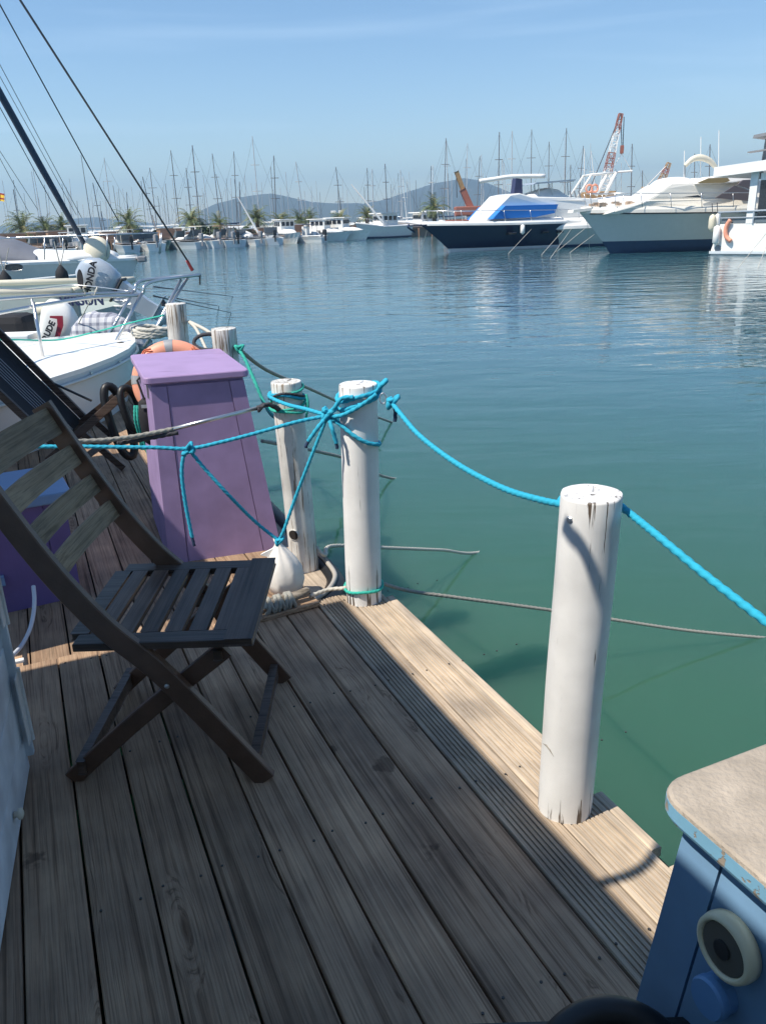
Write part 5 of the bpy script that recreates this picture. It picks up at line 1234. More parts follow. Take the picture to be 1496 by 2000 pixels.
# ------------------------------------------------------------------ sailboats with bare masts
PALMS = [(45, 438, 472), (88, 443, 470), (122, 446, 470), (251, 420, 462), (377, 414, 458), (427, 434, 458), (504, 414, 455), (545, 436, 458), (587, 428, 456), (608, 430, 456), (667, 424, 452), (718, 412, 446), (849, 392, 436)]
ORD = ['first', 'second', 'third', 'fourth', 'fifth', 'sixth', 'seventh', 'eighth', 'ninth', 'tenth', 'eleventh', 'twelfth', 'thirteenth', 'fourteenth', 'fifteenth', 'sixteenth', 'seventeenth', 'eighteenth', 'nineteenth', 'twentieth']
ORD += ['twenty-'+q for q in ORD[:9]]+['thirtieth']+['thirty-'+q for q in ORD[:9]]+['fortieth']+['forty-'+q for q in ORD[:9]]
masts = []   # (top px, top py, bottom px, distance, material, radius)
for tx, ty, bx_, th_, mt in (
    (27, 370, 41, 3, 'd'), (62, 335, 82, 2, 'l'), (65, 330, 88, 2, 'l'), (95, 375, 100, 1.6, 'l'), (130, 365, 146, 1.5, 'l'), (138, 372, 142, 1.5, 'l'), (159, 303, 182, 2, 'd'), (182, 357, 200, 2.6, 'd'), (180, 385, 186, 1.6, 'l'),
    (204, 308, 224, 2.2, 'l'), (198, 412, 206, 3, 'd'), (229, 375, 234, 1.6, 'l'), (248, 375, 252, 2.2, 'd'), (257, 365, 268, 1.4, 'l'), (279, 345, 303, 2.4, 'd'), (293, 328, 308, 2.2, 'd'), (298, 420, 306, 2.4, 'b'), (318, 365, 328, 1.3, 'l'), (317, 400, 322, 1.2, 'l'), (335, 400, 340, 1.3, 'l'),
    (334, 294, 352, 2.6, 'd'), (364, 328, 376, 2.4, 'd'), (376, 284, 392, 3.2, 'd'), (397, 342, 412, 1.8, 'l'), (405, 400, 410, 1.8, 'l'), (415, 300, 432, 2.4, 'd'), (422, 340, 446, 1.8, 'd'), (457, 296, 464, 2.4, 'd'), (451, 348, 456, 1.8, 'l'), (468, 355, 470, 2.6, 'd'), (478, 342, 486, 1.8, 'l'), (493, 266, 509, 2.6, 'l'), (491, 358, 500, 1.5, 'l'), (511, 356, 515, 1.4, 'l'), (529, 325, 537, 1.8, 'd'), (535, 304, 540, 3.0, 'd'), (558, 336, 567, 1.8, 'l'), (578, 316, 596, 2.8, 'l'), (583, 385, 588, 2.2, 'd'), (608, 382, 612, 1.4, 'l'),
    (656, 326, 669, 2.6, 'd'), (660, 375, 664, 1.8, 'l'), (678, 370, 680, 1.4, 'l'), (717, 328, 721, 2.6, 'd'), (727, 330, 730, 3.0, 'l'), (711, 365, 716, 1.6, 'd'), (752, 320, 757, 3.0, 'd'), (782, 332, 787, 2.4, 'l'), (786, 345, 795, 2.4, 'w'), (795, 350, 796, 1.5, 'l'), (812, 352, 814, 1.6, 'd'), (842, 324, 840, 2.4, 'd'), (845, 322, 844, 2.4, 'w'),
    (871, 270, 866, 2.6, 'd'), (872, 275, 876, 2.4, 'l'), (913, 280, 910, 2.2, 'l'), (910, 310, 906, 1.6, 'd'), (937, 305, 930, 2.4, 'd'), (940, 302, 940, 2.0, 'l'), (975, 258, 972, 3.2, 'd'), (981, 310, 982, 2.6, 'l'), (984, 318, 988, 1.8, 'l'), (1000, 256, 998, 2.8, 'l'), (1038, 253, 1036, 2.4, 'd'), (1072, 277, 1070, 2.4, 'd'), (1106, 250, 1101, 2.6, 'd'), (1103, 268, 1101, 1.4, 'l'), (1114, 322, 1113, 2.6, 'd'), (1139, 285, 1126, 2.6, 'd'), (1141, 290, 1140, 2.6, 'w'), (1153, 280, 1152, 1.6, 'l'), (1154, 295, 1168, 2.2, 'w'), (1202, 330, 1202, 1.4, 'd'), (1213, 318, 1213, 1.8, 'l'),
    (1234, 281, 1231, 3.0, 'd'), (1254, 333, 1253, 2.6, 'd'), (1356, 300, 1355, 2.6, 'd'), (1386, 282, 1383, 3.0, 'd')):
    masts.append((tx, ty, bx_, th_, mt))
rnd = random.Random(11)
for i in range(84):
    x = rnd.uniform(5, 620) if i < 60 else rnd.uniform(620, 1000); hgt = rnd.uniform(20, 75); base = 445 if x < 620 else 436
    masts.append((x, base-25-hgt, x+(900-x)/5300*(hgt+25)+rnd.uniform(-3, 3), rnd.uniform(1.1, 1.7), rnd.choice('ldl')))
mm = {'d': 'mastd', 'l': 'mastl', 'w': 'mastw', 'b': 'mastb'}; names_ = {'d': 'dark', 'l': 'silver', 'w': 'white', 'b': 'brown'}
hull_me = {}
def sail_hull(mat):
    if mat not in hull_me:
        bm = B(); rg = hull_rings(9.5, 3.0, [(0, 1.25), (.5, 1.0), (1, 1.05)], .9, levels=(1, .6, 0, -1), ns=7); loft(bm, rg)
        me = bpy.data.meshes.new('hull'); bmesh.ops.recalc_face_normals(bm, faces=bm.faces); bm.to_mesh(me); bm.free(); me.materials.append(mat); 
        bm = B(); box(bm, (4.6, 0, 1.3), (3.6, 1.5, .45), bev=.1); m2 = bpy.data.meshes.new('coachroof'); bm.to_mesh(m2); bm.free(); m2.materials.append(M['whitedull']); hull_me[mat] = (me, m2)
    return hull_me[mat]
placed = []
hm_list = [M['whitedull'], M['hullshade'], M['navy'], M['whitedull']]
masts.sort(key=lambda q: q[2])
for i, (tx, ty, bx_, th_, mt) in enumerate(masts):
    hor = 428-.033*(tx-748); big_ = hor-ty
    tall = 10+3.5*rnd.random()+(2.5 if big_ > 130 else 0)
    Y = min(235, max(118, (tall-1.5)/max(12, big_)*F*1.06)); 
    if tx > 860: Y = min(Y, 150)
    # the mast foot stands on the hull, its head where the photo shows it
    top = oy(tx, ty, Y)
    foot = oy(bx_, hor+8, Y); foot = Vector((foot.x, Y, WZ+1.1))
    lx = (bx_-tx)
    nm = 'sailboat'; root = empty(nm, Vector((foot.x, Y, WZ)), rnd.uniform(-.6, .6)+(0 if rnd.random() < .5 else math.pi))
    me1, me2 = sail_hull(rnd.choice(hm_list))
    for me_, n_ in ((me1, 'hull'), (me2, 'coachroof')):
        o = bpy.data.objects.new(n_, me_); o.location = (-3.8, 0, 0); link(o, root)
    rm = max(.045, th_*Y/F*.36); pm = M[mm[mt]]
    bm = B(); tube(bm, [foot, top], [rm, rm*.75], 6); mk = mesh('mast', bm, pm, root)
    if th_ > 2:
        d = (top-foot); bm = B()
        for f in ((.42, .7) if big_ > 90 else (.55,)):
            c = foot+d*f; w_ = .9*(1-f*.4); tube(bm, [c+Vector((-w_, 0, 0)), c+Vector((w_, .3, 0))], rm*.5, 4); 
        tag(mesh('spreaders', bm, pm, mk), kind='stuff')
        bm = B()
        for s_ in (-1, 1): tube(bm, [top-d*.02, foot+Vector((s_*4.2, .5*s_, .2))], .014, 3)
        tag(mesh('stays', bm, M['wire'], root), kind='stuff')
        bm = B(); tube(bm, [foot+Vector((0, 0, 1.0)), foot+Vector((3.2*(1 if rnd.random() < .5 else -1), .5, 1.1))], .13, 6); mesh('boom', bm, M['canvaswhite'] if rnd.random() < .6 else M['navy'], root)
    root['group'] = 'sailboats moored in the far marina'; root['category'] = 'sailboat'
    placed.append((px_of(foot)[0], big_, names_[mt], root))
# labels: count along the stretch between neighbouring palms
placed.sort(key=lambda q: q[0]); 
pxs = [0]+[p[0] for p in PALMS]+[1000, 1110, 1180, 1240, 1500]
lms = ['left frame edge']+[ORD[i]+' palm from left' for i in range(len(PALMS))]+['folded navy cover mast', 'raised tender', 'tall lattice crane', 'short lattice crane', 'right frame edge']
for j in range(len(pxs)-1):
    seg = [p for p in placed if pxs[j] <= p[0] < pxs[j+1] or (j == 0 and p[0] < 0)]
    for k_, (x, h_, c_, root) in enumerate(seg):
        hw_ = 'tall' if h_ > 115 else ('mid-height' if h_ > 70 else 'short')
        root['label'] = f"{hw_} {c_} masted sailboat, {ORD[k_]} rightwards from {lms[j]}"

# ------------------------------------------------------------------ palms, bushes
def palm(base, h, cr_, label, seed, group):
    rnd = random.Random(seed); t_ = empty('palm_tree', base, label=label, cat='palm', group=group)
    top = base+Vector((rnd.uniform(-.15, .15), 0, h)); bm = B()
    tube(bm, [base-Z3*.5, base.lerp(top, .3), base.lerp(top, .7), top], [.34, .26, .22, .24], 9); mesh('trunk', bm, M['bark'], t_)
    bmg, bmy = B(), B()
    for k in range(60):
        az = rnd.uniform(0, 2*math.pi); el = rnd.uniform(-.25, 1.4); l_ = cr_*rnd.uniform(.8, 1.15); pts = []
        bm = bmy if (el < -.1 or rnd.random() < .2) else bmg
        d = Vector((math.cos(az)*math.cos(el), math.sin(az)*math.cos(el), math.sin(el))); p = Vector(top)
        for s_ in range(7):
            pts.append(p.copy()); p = p+d*l_/6; d = (d+Vector((0, 0, -.16-.07*s_))).normalized()
        side = Vector((-math.sin(az), math.cos(az), 0))
        for s_ in range(6):
            a, b = pts[s_], pts[s_+1]; w_ = cr_*.17*math.sin(math.pi*(s_+1)/7.5)+.03
            for q in (0, .5):
                for sg_ in (-1, 1):
                    r0 = a.lerp(b, q); tip = r0+side*sg_*w_+(b-a)*.9+Vector((0, 0, -w_*.35)); vs_ = [bm.verts.new(x_) for x_ in (r0, r0+(b-a)*.28, tip)]; bm.faces.new(vs_)
    mesh('crown', bmg, M['frond'], t_, recalc=False); mesh('dry_fronds', bmy, M['frondy'], t_, recalc=False)
for i, (x, ytop, ybot) in enumerate(PALMS):
    ins = 4.0 if i not in (4, 6) else 6.0
    q = quay_at(x, ins) if x < 830 else Vector((oy(x, 430, 96).x, 96, .3)); q.z = .3
    zt_ = oy(x, ytop, q.y).z; cr_ = 2.0 if i in (0, 3, 4, 6, 12) else 1.55
    palm(q, max(1.3, zt_-.3-cr_*.45), cr_, ORD[i]+' palm from the left along the far quay', i*7+3, 'palms along the far quay')
def bush(name, base, rx, rz, label, seed, n=260, mat='bush', cat='bush'):
    rnd = random.Random(seed); bm = B()
    for k in range(n):
        d = Vector((rnd.gauss(0, 1), rnd.gauss(0, 1), abs(rnd.gauss(0, 1)))).normalized()*rnd.uniform(.55, 1); p = base+Vector((d.x*rx, d.y*rx, d.z*rz*(1+.25*math.sin(5*d.x+seed))))
        s_ = rnd.uniform(.10, .2)*rx; a, b = frame_along(Vector((rnd.gauss(0, 1), rnd.gauss(0, 1), rnd.gauss(0, 1)+.6)).normalized())
        vs_ = [bm.verts.new(p+a*s_*c1+b*s_*c2) for c1, c2 in ((-1, -.5), (.2, -1), (1, .4), (-.3, 1))]; bm.faces.new(vs_)
    box(bm, base+Vector((0, 0, rz*.25)), (rx*.9, rx*.9, rz*.5))
    o = mesh(name, bm, M[mat], recalc=False); tag(o, label, cat)
for i, (x, rx, rz, lab) in enumerate(((64, 1.0, 1.0, 'dark low bush beside the second palm from the left'), (152, 1.3, 1.35, 'rounded dark green bush left of the beige covered dish'), (272, 1.2, .8, 'low bush right of the fourth palm on the quay'), (345, 1.6, .9, 'dry low hedge left of the fifth palm'), (402, 1.5, 1.3, 'dense dark bush right of the fifth palm'), (470, 1.6, .8, 'low scrub between the sixth and seventh palm'), (530, 1.6, .7, 'low scrub right of the seventh palm'), (640, 1.8, .9, 'low brown-green bush between tenth and eleventh palm'), (700, 1.2, .8, 'small bush left of the twelfth palm'), (312, 1.5, .7, 'low dry bush right of the covered dish'))):
    bush('bush', quay_at(x, 3.2), rx, rz, lab, i, mat='bush')

# ------------------------------------------------------------------ small boats along the far quay
def small_boat(px, kind, label, L_=5.2, hullm='whitedull', flip=False):
    rq_ = random.Random(px); q = quay_at(px, -2.4, WZ); sw = rq_.uniform(-.55, .45); ax = (QN*1.0+QD*sw).normalized(); L_ *= rq_.uniform(.85, 1.1); flip = kind in ('open', 'cuddy', 'console')
    b = Boat('motor_boat', label, 'motor boat', Vector((q.x, q.y, WZ))-ax*L_*.35, ax, 'small boats moored along the far quay')
    if flip: b.e.rotation_euler[2] += math.pi; b.e.location = b.e.location+ax*L_*.75
    bw = L_*.37; rg = hull_rings(L_, bw, [(0, L_*.17), (.4, L_*.135), (1, L_*.12)], L_*.12, levels=(1, .5, 0, -1), ns=9, draft=.2)
    bm = B(); loft(bm, rg); b.m('hull', bm, M[hullm], False)
    zs = L_*.15
    bm = B(); box(bm, (L_*.62, 0, zs+.02), (L_*.5, bw*.66, .06)); b.m('cockpit_floor', bm, M['grey'])
    if kind in ('cuddy', 'cabin', 'pilot'):
        b.cabin('foredeck', [(L_*.05, zs+.1), (L_*.2, zs+.35), (L_*.42, zs+.5)], zs, [(0, .1), (L_*.4, bw*.42)], M['whitedull'], n=6, kx=8)
    if kind == 'cabin':
        bm = B(); box(bm, (L_*.5, 0, zs+.75), (L_*.3, bw*.66, 1.1), bev=.08); b.m('wheelhouse', bm, M['white'])
        bm = B(); box(bm, (L_*.5, 0, zs+1.36), (L_*.4, bw*.78, .09), bev=.03); b.m('wheelhouse_roof', bm, M['white'])
        for k in (-1, 0, 1):
            bm = B(); box(bm, (L_*.345, k*bw*.2, zs+.95), (.03, bw*.15, .4)); b.m('window', bm, M['glass']); bm = B(); box(bm, (L_*.5+k*L_*.085, 0, zs+.95), (L_*.065, bw*.69, .4)); b.m('side_window', bm, M['glass'])
    if kind == 'cuddy' or kind == 'open':
        bm = B(); prism(bm, [(L_*.42, zs+.3), (L_*.5, zs+.85), (L_*.54, zs+.85), (L_*.50, zs+.3)], -bw*.33, bw*.33); b.m('windscreen', bm, M['smoke'])
    if kind in ('open', 'cuddy', 'console'):
        bm = B(); box(bm, (L_*1.02, 0, zs+.35), (.42, .32, .55), bev=.1); box(bm, (L_*1.04, 0, zs-.15), (.16, .12, .7)); b.m('outboard', bm, M['black'] if (px*7) % 3 > 1 else M['grey'])
    bm = B(); tube(bm, [(L_*.08, 0, zs+.12), (L_*.5, bw*.5, zs+.02), (L_, bw*.48, zs)], .035, 5); tube(bm, [(L_*.08, 0, zs+.12), (L_*.5, -bw*.5, zs+.02), (L_, -bw*.48, zs)], .035, 5); b.m('rub_rail', bm, M[rq_.choice(['black', 'navy', 'quaywood', 'silver'])])
    if kind in ('open', 'console', 'cuddy') and rq_.random() < .5:
        bm = B(); box(bm, (L_*.62, 0, zs+1.15), (L_*.3, bw*.7, .07), bev=.02)
        for a1 in (-1, 1):
            for a2 in (-1, 1): tube(bm, [(L_*(.62+.12*a1), bw*.3*a2, zs), (L_*(.62+.12*a1), bw*.3*a2, zs+1.12)], .025, 4)
        b.m('sunshade', bm, M[rq_.choice(['canvaswhite', 'cream', 'navy', 'quaywood'])])
    if kind == 'console':
        bm = B(); box(bm, (L_*.5, 0, zs+.5), (.6, .7, .9), bev=.08); b.m('console', bm, M['white'])
    if kind == 'cover':
        b.cabin('boat_cover', [(L_*.1, zs+.1), (L_*.35, zs+.5), (L_*.8, zs+.6), (L_, zs+.1)], zs, [(0, .1), (L_*.4, bw*.46), (L_, bw*.45)], M['canvaswhite'], n=8, kx=8, ex=2)
    return b
kinds = [(30, 'cover'), (60, 'open'), (95, 'cuddy'), (128, 'open'), (150, 'cabin'), (236, 'cuddy'), (262, 'open'), (282, 'cuddy'), (312, 'plain'), (342, 'open'), (372, 'cuddy'), (400, 'cover'), (424, 'cuddy'), (446, 'console'), (463, 'open'), (478, 'cover'), (497, 'plain'), (527, 'cuddy'), (562, 'cabin'), (590, 'console'), (612, 'cover'), (640, 'cabin'), (676, 'cabin')]
dsc = {'cover': 'white small boat under a pale cover', 'open': 'small open motorboat with low windscreen', 'cuddy': 'small white cuddy motorboat', 'cabin': 'white boat with a windowed wheelhouse', 'plain': 'bare white wooden rowing hull', 'console': 'small boat with a centre console'}
for i, (x, kd) in enumerate(kinds):
    near = min(range(len(PALMS)), key=lambda j: abs(PALMS[j][0]-x)); side = 'left of' if x < PALMS[near][0] else 'right of'
    cnt = [k for k in range(i) if (min(range(len(PALMS)), key=lambda j: abs(PALMS[j][0]-kinds[k][0])) == near and (kinds[k][0] < PALMS[near][0]) == (x < PALMS[near][0]) and kinds[k][1] == kd)]
    lab = f"{'another ' if cnt else ''}{dsc[kd]}, waterside just {side} the {ORD[near]} palm from left"
    b = small_boat(x, kd, lab, L_=(6.2 if kd == 'cabin' else 4.9), hullm=('bottlegreen' if x == 312 else 'hullshade' if i % 4 == 1 else 'whitedull'))
    if x == 497:
        bm = B(); a_ = oy(505, 455, b.org.y+.5); c_ = oy(465, 385, b.org.y+.5); tube(bm, [a_, c_], [.11, .05], 7); mesh('lateen_spar', bm, M['mastw'], b.e)
for (x0, x1, yw, Y_, lab, L_, spar) in ((728, 750, 466, 97, 'green-white fishing boat with wheelhouse and a long white spar leaning left', 7, ((748, 435), (686, 360))), (790, 830, 461, 100, 'broad pale fishing boat with railed wheelhouse right of the twelfth palm', 8.5, None)):
    q = oz((x0+x1)/2, yw, WZ); b = Boat('fishing_boat', lab, 'fishing boat', Vector((q.x-2, q.y, WZ)), Vector((.75, .66, 0)))
    b.hull(L_, 2.8, [(0, 1.7), (.4, 1.2), (1, 1.25)], .7, .15, M['whitedull'], M['boot'], M['whitedull'], gun=.12)
    bm = B(); box(bm, (L_*.55, 0, 1.9), (L_*.34, 1.7, 1.4), bev=.08); b.m('wheelhouse', bm, M['whitedull'])
    bm = B(); box(bm, (L_*.53, 0, 2.68), (L_*.42, 2.1, .1)); b.m('wheelhouse_roof', bm, M['white'])
    for k in (-1, 0, 1):
        for s_ in (-.86, .86): bm = B(); box(bm, (L_*.55+k*L_*.1, s_, 2.15), (L_*.07, .03, .45)); b.m('window', bm, M['glass'])
    bm = B(); box(bm, (L_*.55-L_*.172, 0, 2.15), (.03, 1.4, .45)); b.m('front_window', bm, M['glass'])
    b.rail([(-.5, -.2, 1.8), (1, -1.0, 1.55), (3, -1.38, 1.4)], 0, .5, posts=4)
    if spar: bm = B(); tube(bm, [oy(*spar[0], b.org.y), oy(*spar[1], b.org.y)], [.14, .06], 7); mesh('spar', bm, M['mastw'], b.e)
# quay clutter: crates and low timber sheds, each one standing on the quay
rnd = random.Random(5)
for i, x in enumerate((20, 75, 110, 170, 210, 240, 330, 365, 455, 480, 520, 575, 625, 655, 690)):
    q = quay_at(x, rnd.uniform(1.6, 3.0)); w_ = rnd.uniform(1.2, 2.4); h_ = rnd.uniform(.5, 1.1); nr = min(range(len(PALMS)), key=lambda j: abs(PALMS[j][0]-x))
    t_ = empty('planter', Vector((q.x, q.y, .3)), math.atan2(QD.y, QD.x), label=f"brown timber locker on the quay, {ORD[i]} of fifteen counted from the left", cat='locker', group='timber lockers on the far quay'); t_.name = 'locker'
    bm = B(); box(bm, (0, 0, h_/2), (w_, .9, h_)); mesh('body', bm, M['quaywood'], t_, world=False)
    bm = B(); box(bm, (0, 0, h_+.05), (w_+.15, 1.05, .09)); mesh('lid', bm, M['whitedull'] if i % 2 else M['stone'], t_, world=False)
lp = empty('street_lamp', quay_at(660, 6), label='street lamp with two pale square heads behind the tenth palm', cat='street lamp'); 
bm = B(); q = quay_at(660, 6); tp_ = Vector((q.x, q.y, oy(660, 414, q.y).z)); tube(bm, [q, tp_], .06, 6); mesh('pole', bm, M['mastl'], lp)
for dx in (-.45, .45): bm = B(); box(bm, tp_+Vector((dx, 0, 0)), (.6, .3, .3), bev=.04); mesh('lamp_head', bm, M['whitedull'], lp)

# ------------------------------------------------------------------ left: white yacht C with oval porthole
org = Vector((oy(246, 520, 29.0).x, 29.0, WZ)); axC = Vector((-.985, -.17, 0)).normalized()
yc = Boat('sailing_yacht', 'white yacht hull with an oval porthole and dark ball fenders at left', 'yacht', org, axC)
zC = oy(200, 508, 28.4).z-WZ
yc.hull(15, 4.4, [(0, zC-.04), (.4, zC+.02), (1, zC+.1)], .45, .10, M['whitedull'], M['boot'], M['white'], gun=.12, flare=.97, fullness=.5)
C_s = lambda x, y, o_=1.9: yc.sz(x, y, o_)
cab = [C_s(215, 498), C_s(190, 490), C_s(120, 492), C_s(60, 490), C_s(-20, 486), C_s(-90, 470)]
yc.cabin('coachroof', cab, zC, [(0, .3), (1.5, 1.2), (9, 1.6)], M['white'])
yc.cabin('spray_hood', [C_s(62, 494), C_s(30, 482), C_s(0, 470), C_s(-60, 455)], zC+.05, [(0, 1.3), (9, 1.6)], plain('grey_spray_hood', (.16, .17, .20), .7), ex=2.2)
def loc(b, p): return Vector(((p-b.org).dot(b.ax), (p-b.org).dot(b.ay), p.z-b.org.z))
pw_ = oy(28, 522, 26.4); pl_ = loc(yc, pw_)
bm = B(); pts = [(pl_.x+.26*math.cos(t_)*(1.1 if abs(math.cos(t_)) > .5 else 1.25), pl_.y, pl_.z+.11*math.copysign(abs(math.sin(t_))**.6, math.sin(t_))) for t_ in [k*math.pi/12 for k in range(24)]]
poly_extrude(bm, pts, Vector((0, .02, 0))); yc.m('porthole', bm, M['glass'])
bm = B(); tube(bm, [(x, y+.02, z) for x, y, z in pts]+[(pts[0][0], 1.53, pts[0][2])], .012, 6); yc.m('porthole_rim', bm, M['steel'], True)
bm = B(); tube(bm, [(0.2, .7, zC-.32), (1.5, 1.6, zC-.42), (3, 1.98, zC-.48), (12, 2.16, zC-.5)], .05, 8); yc.m('rubbing_strake', bm, M['hullshade'], True)
for fx, fy in ((12, 551), (122, 540)):
    q = oy(fx, fy, 26.2 if fx < 60 else 26.5); l_ = loc(yc, q); bm = B(); lathe(bm, [(.03, .36), (.09, .28), (.18, .15), (.205, 0), (.18, -.14), (.07, -.22)], l_, n=16); yc.m('ball_fender', bm, M['blackcloth'], True)
    bm = B(); tube(bm, [l_+Vector((0, 0, .3)), l_+Vector((.1, -.2, 1.05))], .02, 5); tube(bm, [l_+Vector((0, 0, .3)), l_+Vector((-.2, -.3, 1.0))], .014, 5); yc.m('fender_line', bm, M['r_grey'])
rl_ = [(6.5, 2.0, zC+.12), (3.6, 1.9, zC+.12), (1.0, 1.2, zC+.12), (-1.2, .3, zC+.12)]
yc.rail(rl_, 0, .68, r_=.024, posts=5, name='pulpit_rail'); yc.rail([(x, -y, z) for x, y, z in rl_], 0, .68, r_=.024, posts=5, name='pulpit_rail')
q = oy(190, 488, 28.2); l_ = loc(yc, q); bm = B(); lathe(bm, [(.02, -.16), (.34, -.15), (.44, -.05), (.44, .05), (.34, .15), (.02, .16)], l_, Vector((.25, 1, .1)).normalized(), 24); yc.m('round_cover', bm, M['cream'], True)
world_line('forestay', oy(165, 474, 16.8), oy(-60, 70, 13.2), .0, M['mastd'], 'x') if False else None
bm = B(); tube(bm, [oy(165, 476, 28.3), oy(80, 325, 27.2), oy(-5, 172, 26), oy(-60, 72, 25.2)], [.08, .105, .105, .1], 9); o = mesh('furled_jib', bm, plain('dark_sail_cover', (.03, .05, .09), .7), smooth=True)
o.parent = yc.e; o.data.transform(parent_inv(yc.e))
bm = B(); q = oy(262, 498, 29); tube(bm, spline([loc(yc, oy(240, 502, 29)), loc(yc, oy(266, 505, 29)), loc(yc, oy(280, 510, 29))], 4), .05, 6); box(bm, loc(yc, oy(278, 506, 29)), (.3, .3, .2), bev=.05); yc.m('anchor', bm, M['grey'])

# thin rigging wires crossing the left of the sky
wires = [((378, 527), (40, 0), 9.4, 7.5, .010, 'steel stay with a red lashing rising left from the near pulpit tip', 'wire'),
         ((232, 432), (0, 8), 24, 19, .016, 'long thin stay crossing the sky left of the near stay', 'wire'),
         ((120, 428), (-10, 190), 22, 19, .010, 'thin stay just below the dark furled jib', 'wire'),
         ((160, 425), (0, 125), 26, 22, .009, 'faint upper stay right of the dark furled jib', 'wire'),
         ((150, 420), (0, 148), 26, 22, .008, 'faint lower stay right of the dark furled jib', 'wire'),
         ((75, 410), (0, 294), 40, 36, .012, 'short faint stay at left among the distant masts', 'wire'),
         ((60, 420), (0, 308), 40, 36, .012, 'shorter faint stay beneath it near the left frame edge', 'wire')]
for a, b, Ya, Yb, r_, lab, mt in wires:
    A3, B3 = oy(*a, Ya), oy(*b, Yb); ext = B3+(B3-A3)*.25
    bm = B(); tube(bm, [A3, A3.lerp(ext, .5), ext], r_, 5); tag(mesh('stay', bm, M[mt], smooth=True), lab, 'stay')

# ---- hull B with lettering and the tilted outboard
axB = Vector((-.99, .12, 0)).normalized(); org = Vector((oy(213, 600, 12.6).x, 12.6, WZ))
hbB = Boat('motor_boat', 'grey-green hulled boat with blue lettering and a tilted silver outboard', 'boat', org, axB)
ztop = oy(150, 566, 12.2).z-WZ
bm = B(); rg = []
for x, w_ in ((0, 1.0), (.25, 1.12), (2, 1.15), (5, 1.1), (7.5, .7)):
    rg.append([(x, -w_, ztop), (x, -w_*.93, ztop*.3), (x, -w_*.7, -.2), (x, w_*.7, -.2), (x, w_*.93, ztop*.3), (x, w_, ztop), (x, w_-.1, ztop), (x, w_-.1, ztop-.3), (x, -w_+.1, ztop-.3), (x, -w_+.1, ztop)])
loft(bm, rg); hbB.m('hull', bm, plain('grey_green_hull', (.40, .45, .42), .35, var=.06))
bm = B()
for y in (-1.08, 1.08): tube(bm, [(0, y, ztop+.03), (7, y*.95, ztop+.03)], .05, 8)
tube(bm, [(0, -1.05, ztop+.03), (0, 1.05, ztop+.03)], .05, 8); hbB.m('gunwale', bm, M['cream'], True)
def text(body, size, mat, mtx, parent, ext=.004, name='lettering', bold=.0):
    cu = bpy.data.curves.new('t', 'FONT'); cu.body = body; cu.size = size; cu.extrude = ext; cu.offset = bold; cu.resolution_u = 3
    o = bpy.data.objects.new('t', cu); COL.objects.link(o); dg = bpy.context.evaluated_depsgraph_get(); me = bpy.data.meshes.new_from_object(o.evaluated_get(dg)); bpy.data.objects.remove(o)
    me.materials.clear(); me.materials.append(mat); me.transform(mtx)
    o = bpy.data.objects.new(name, me); link(o, parent); me.transform(parent_inv(parent)); return o
def face_mtx(org_, right, up):
    n = right.cross(up).normalized(); return Matrix(((right.x, up.x, n.x, org_.x), (right.y, up.y, n.y, org_.y), (right.z, up.z, n.z, org_.z), (0, 0, 0, 1)))
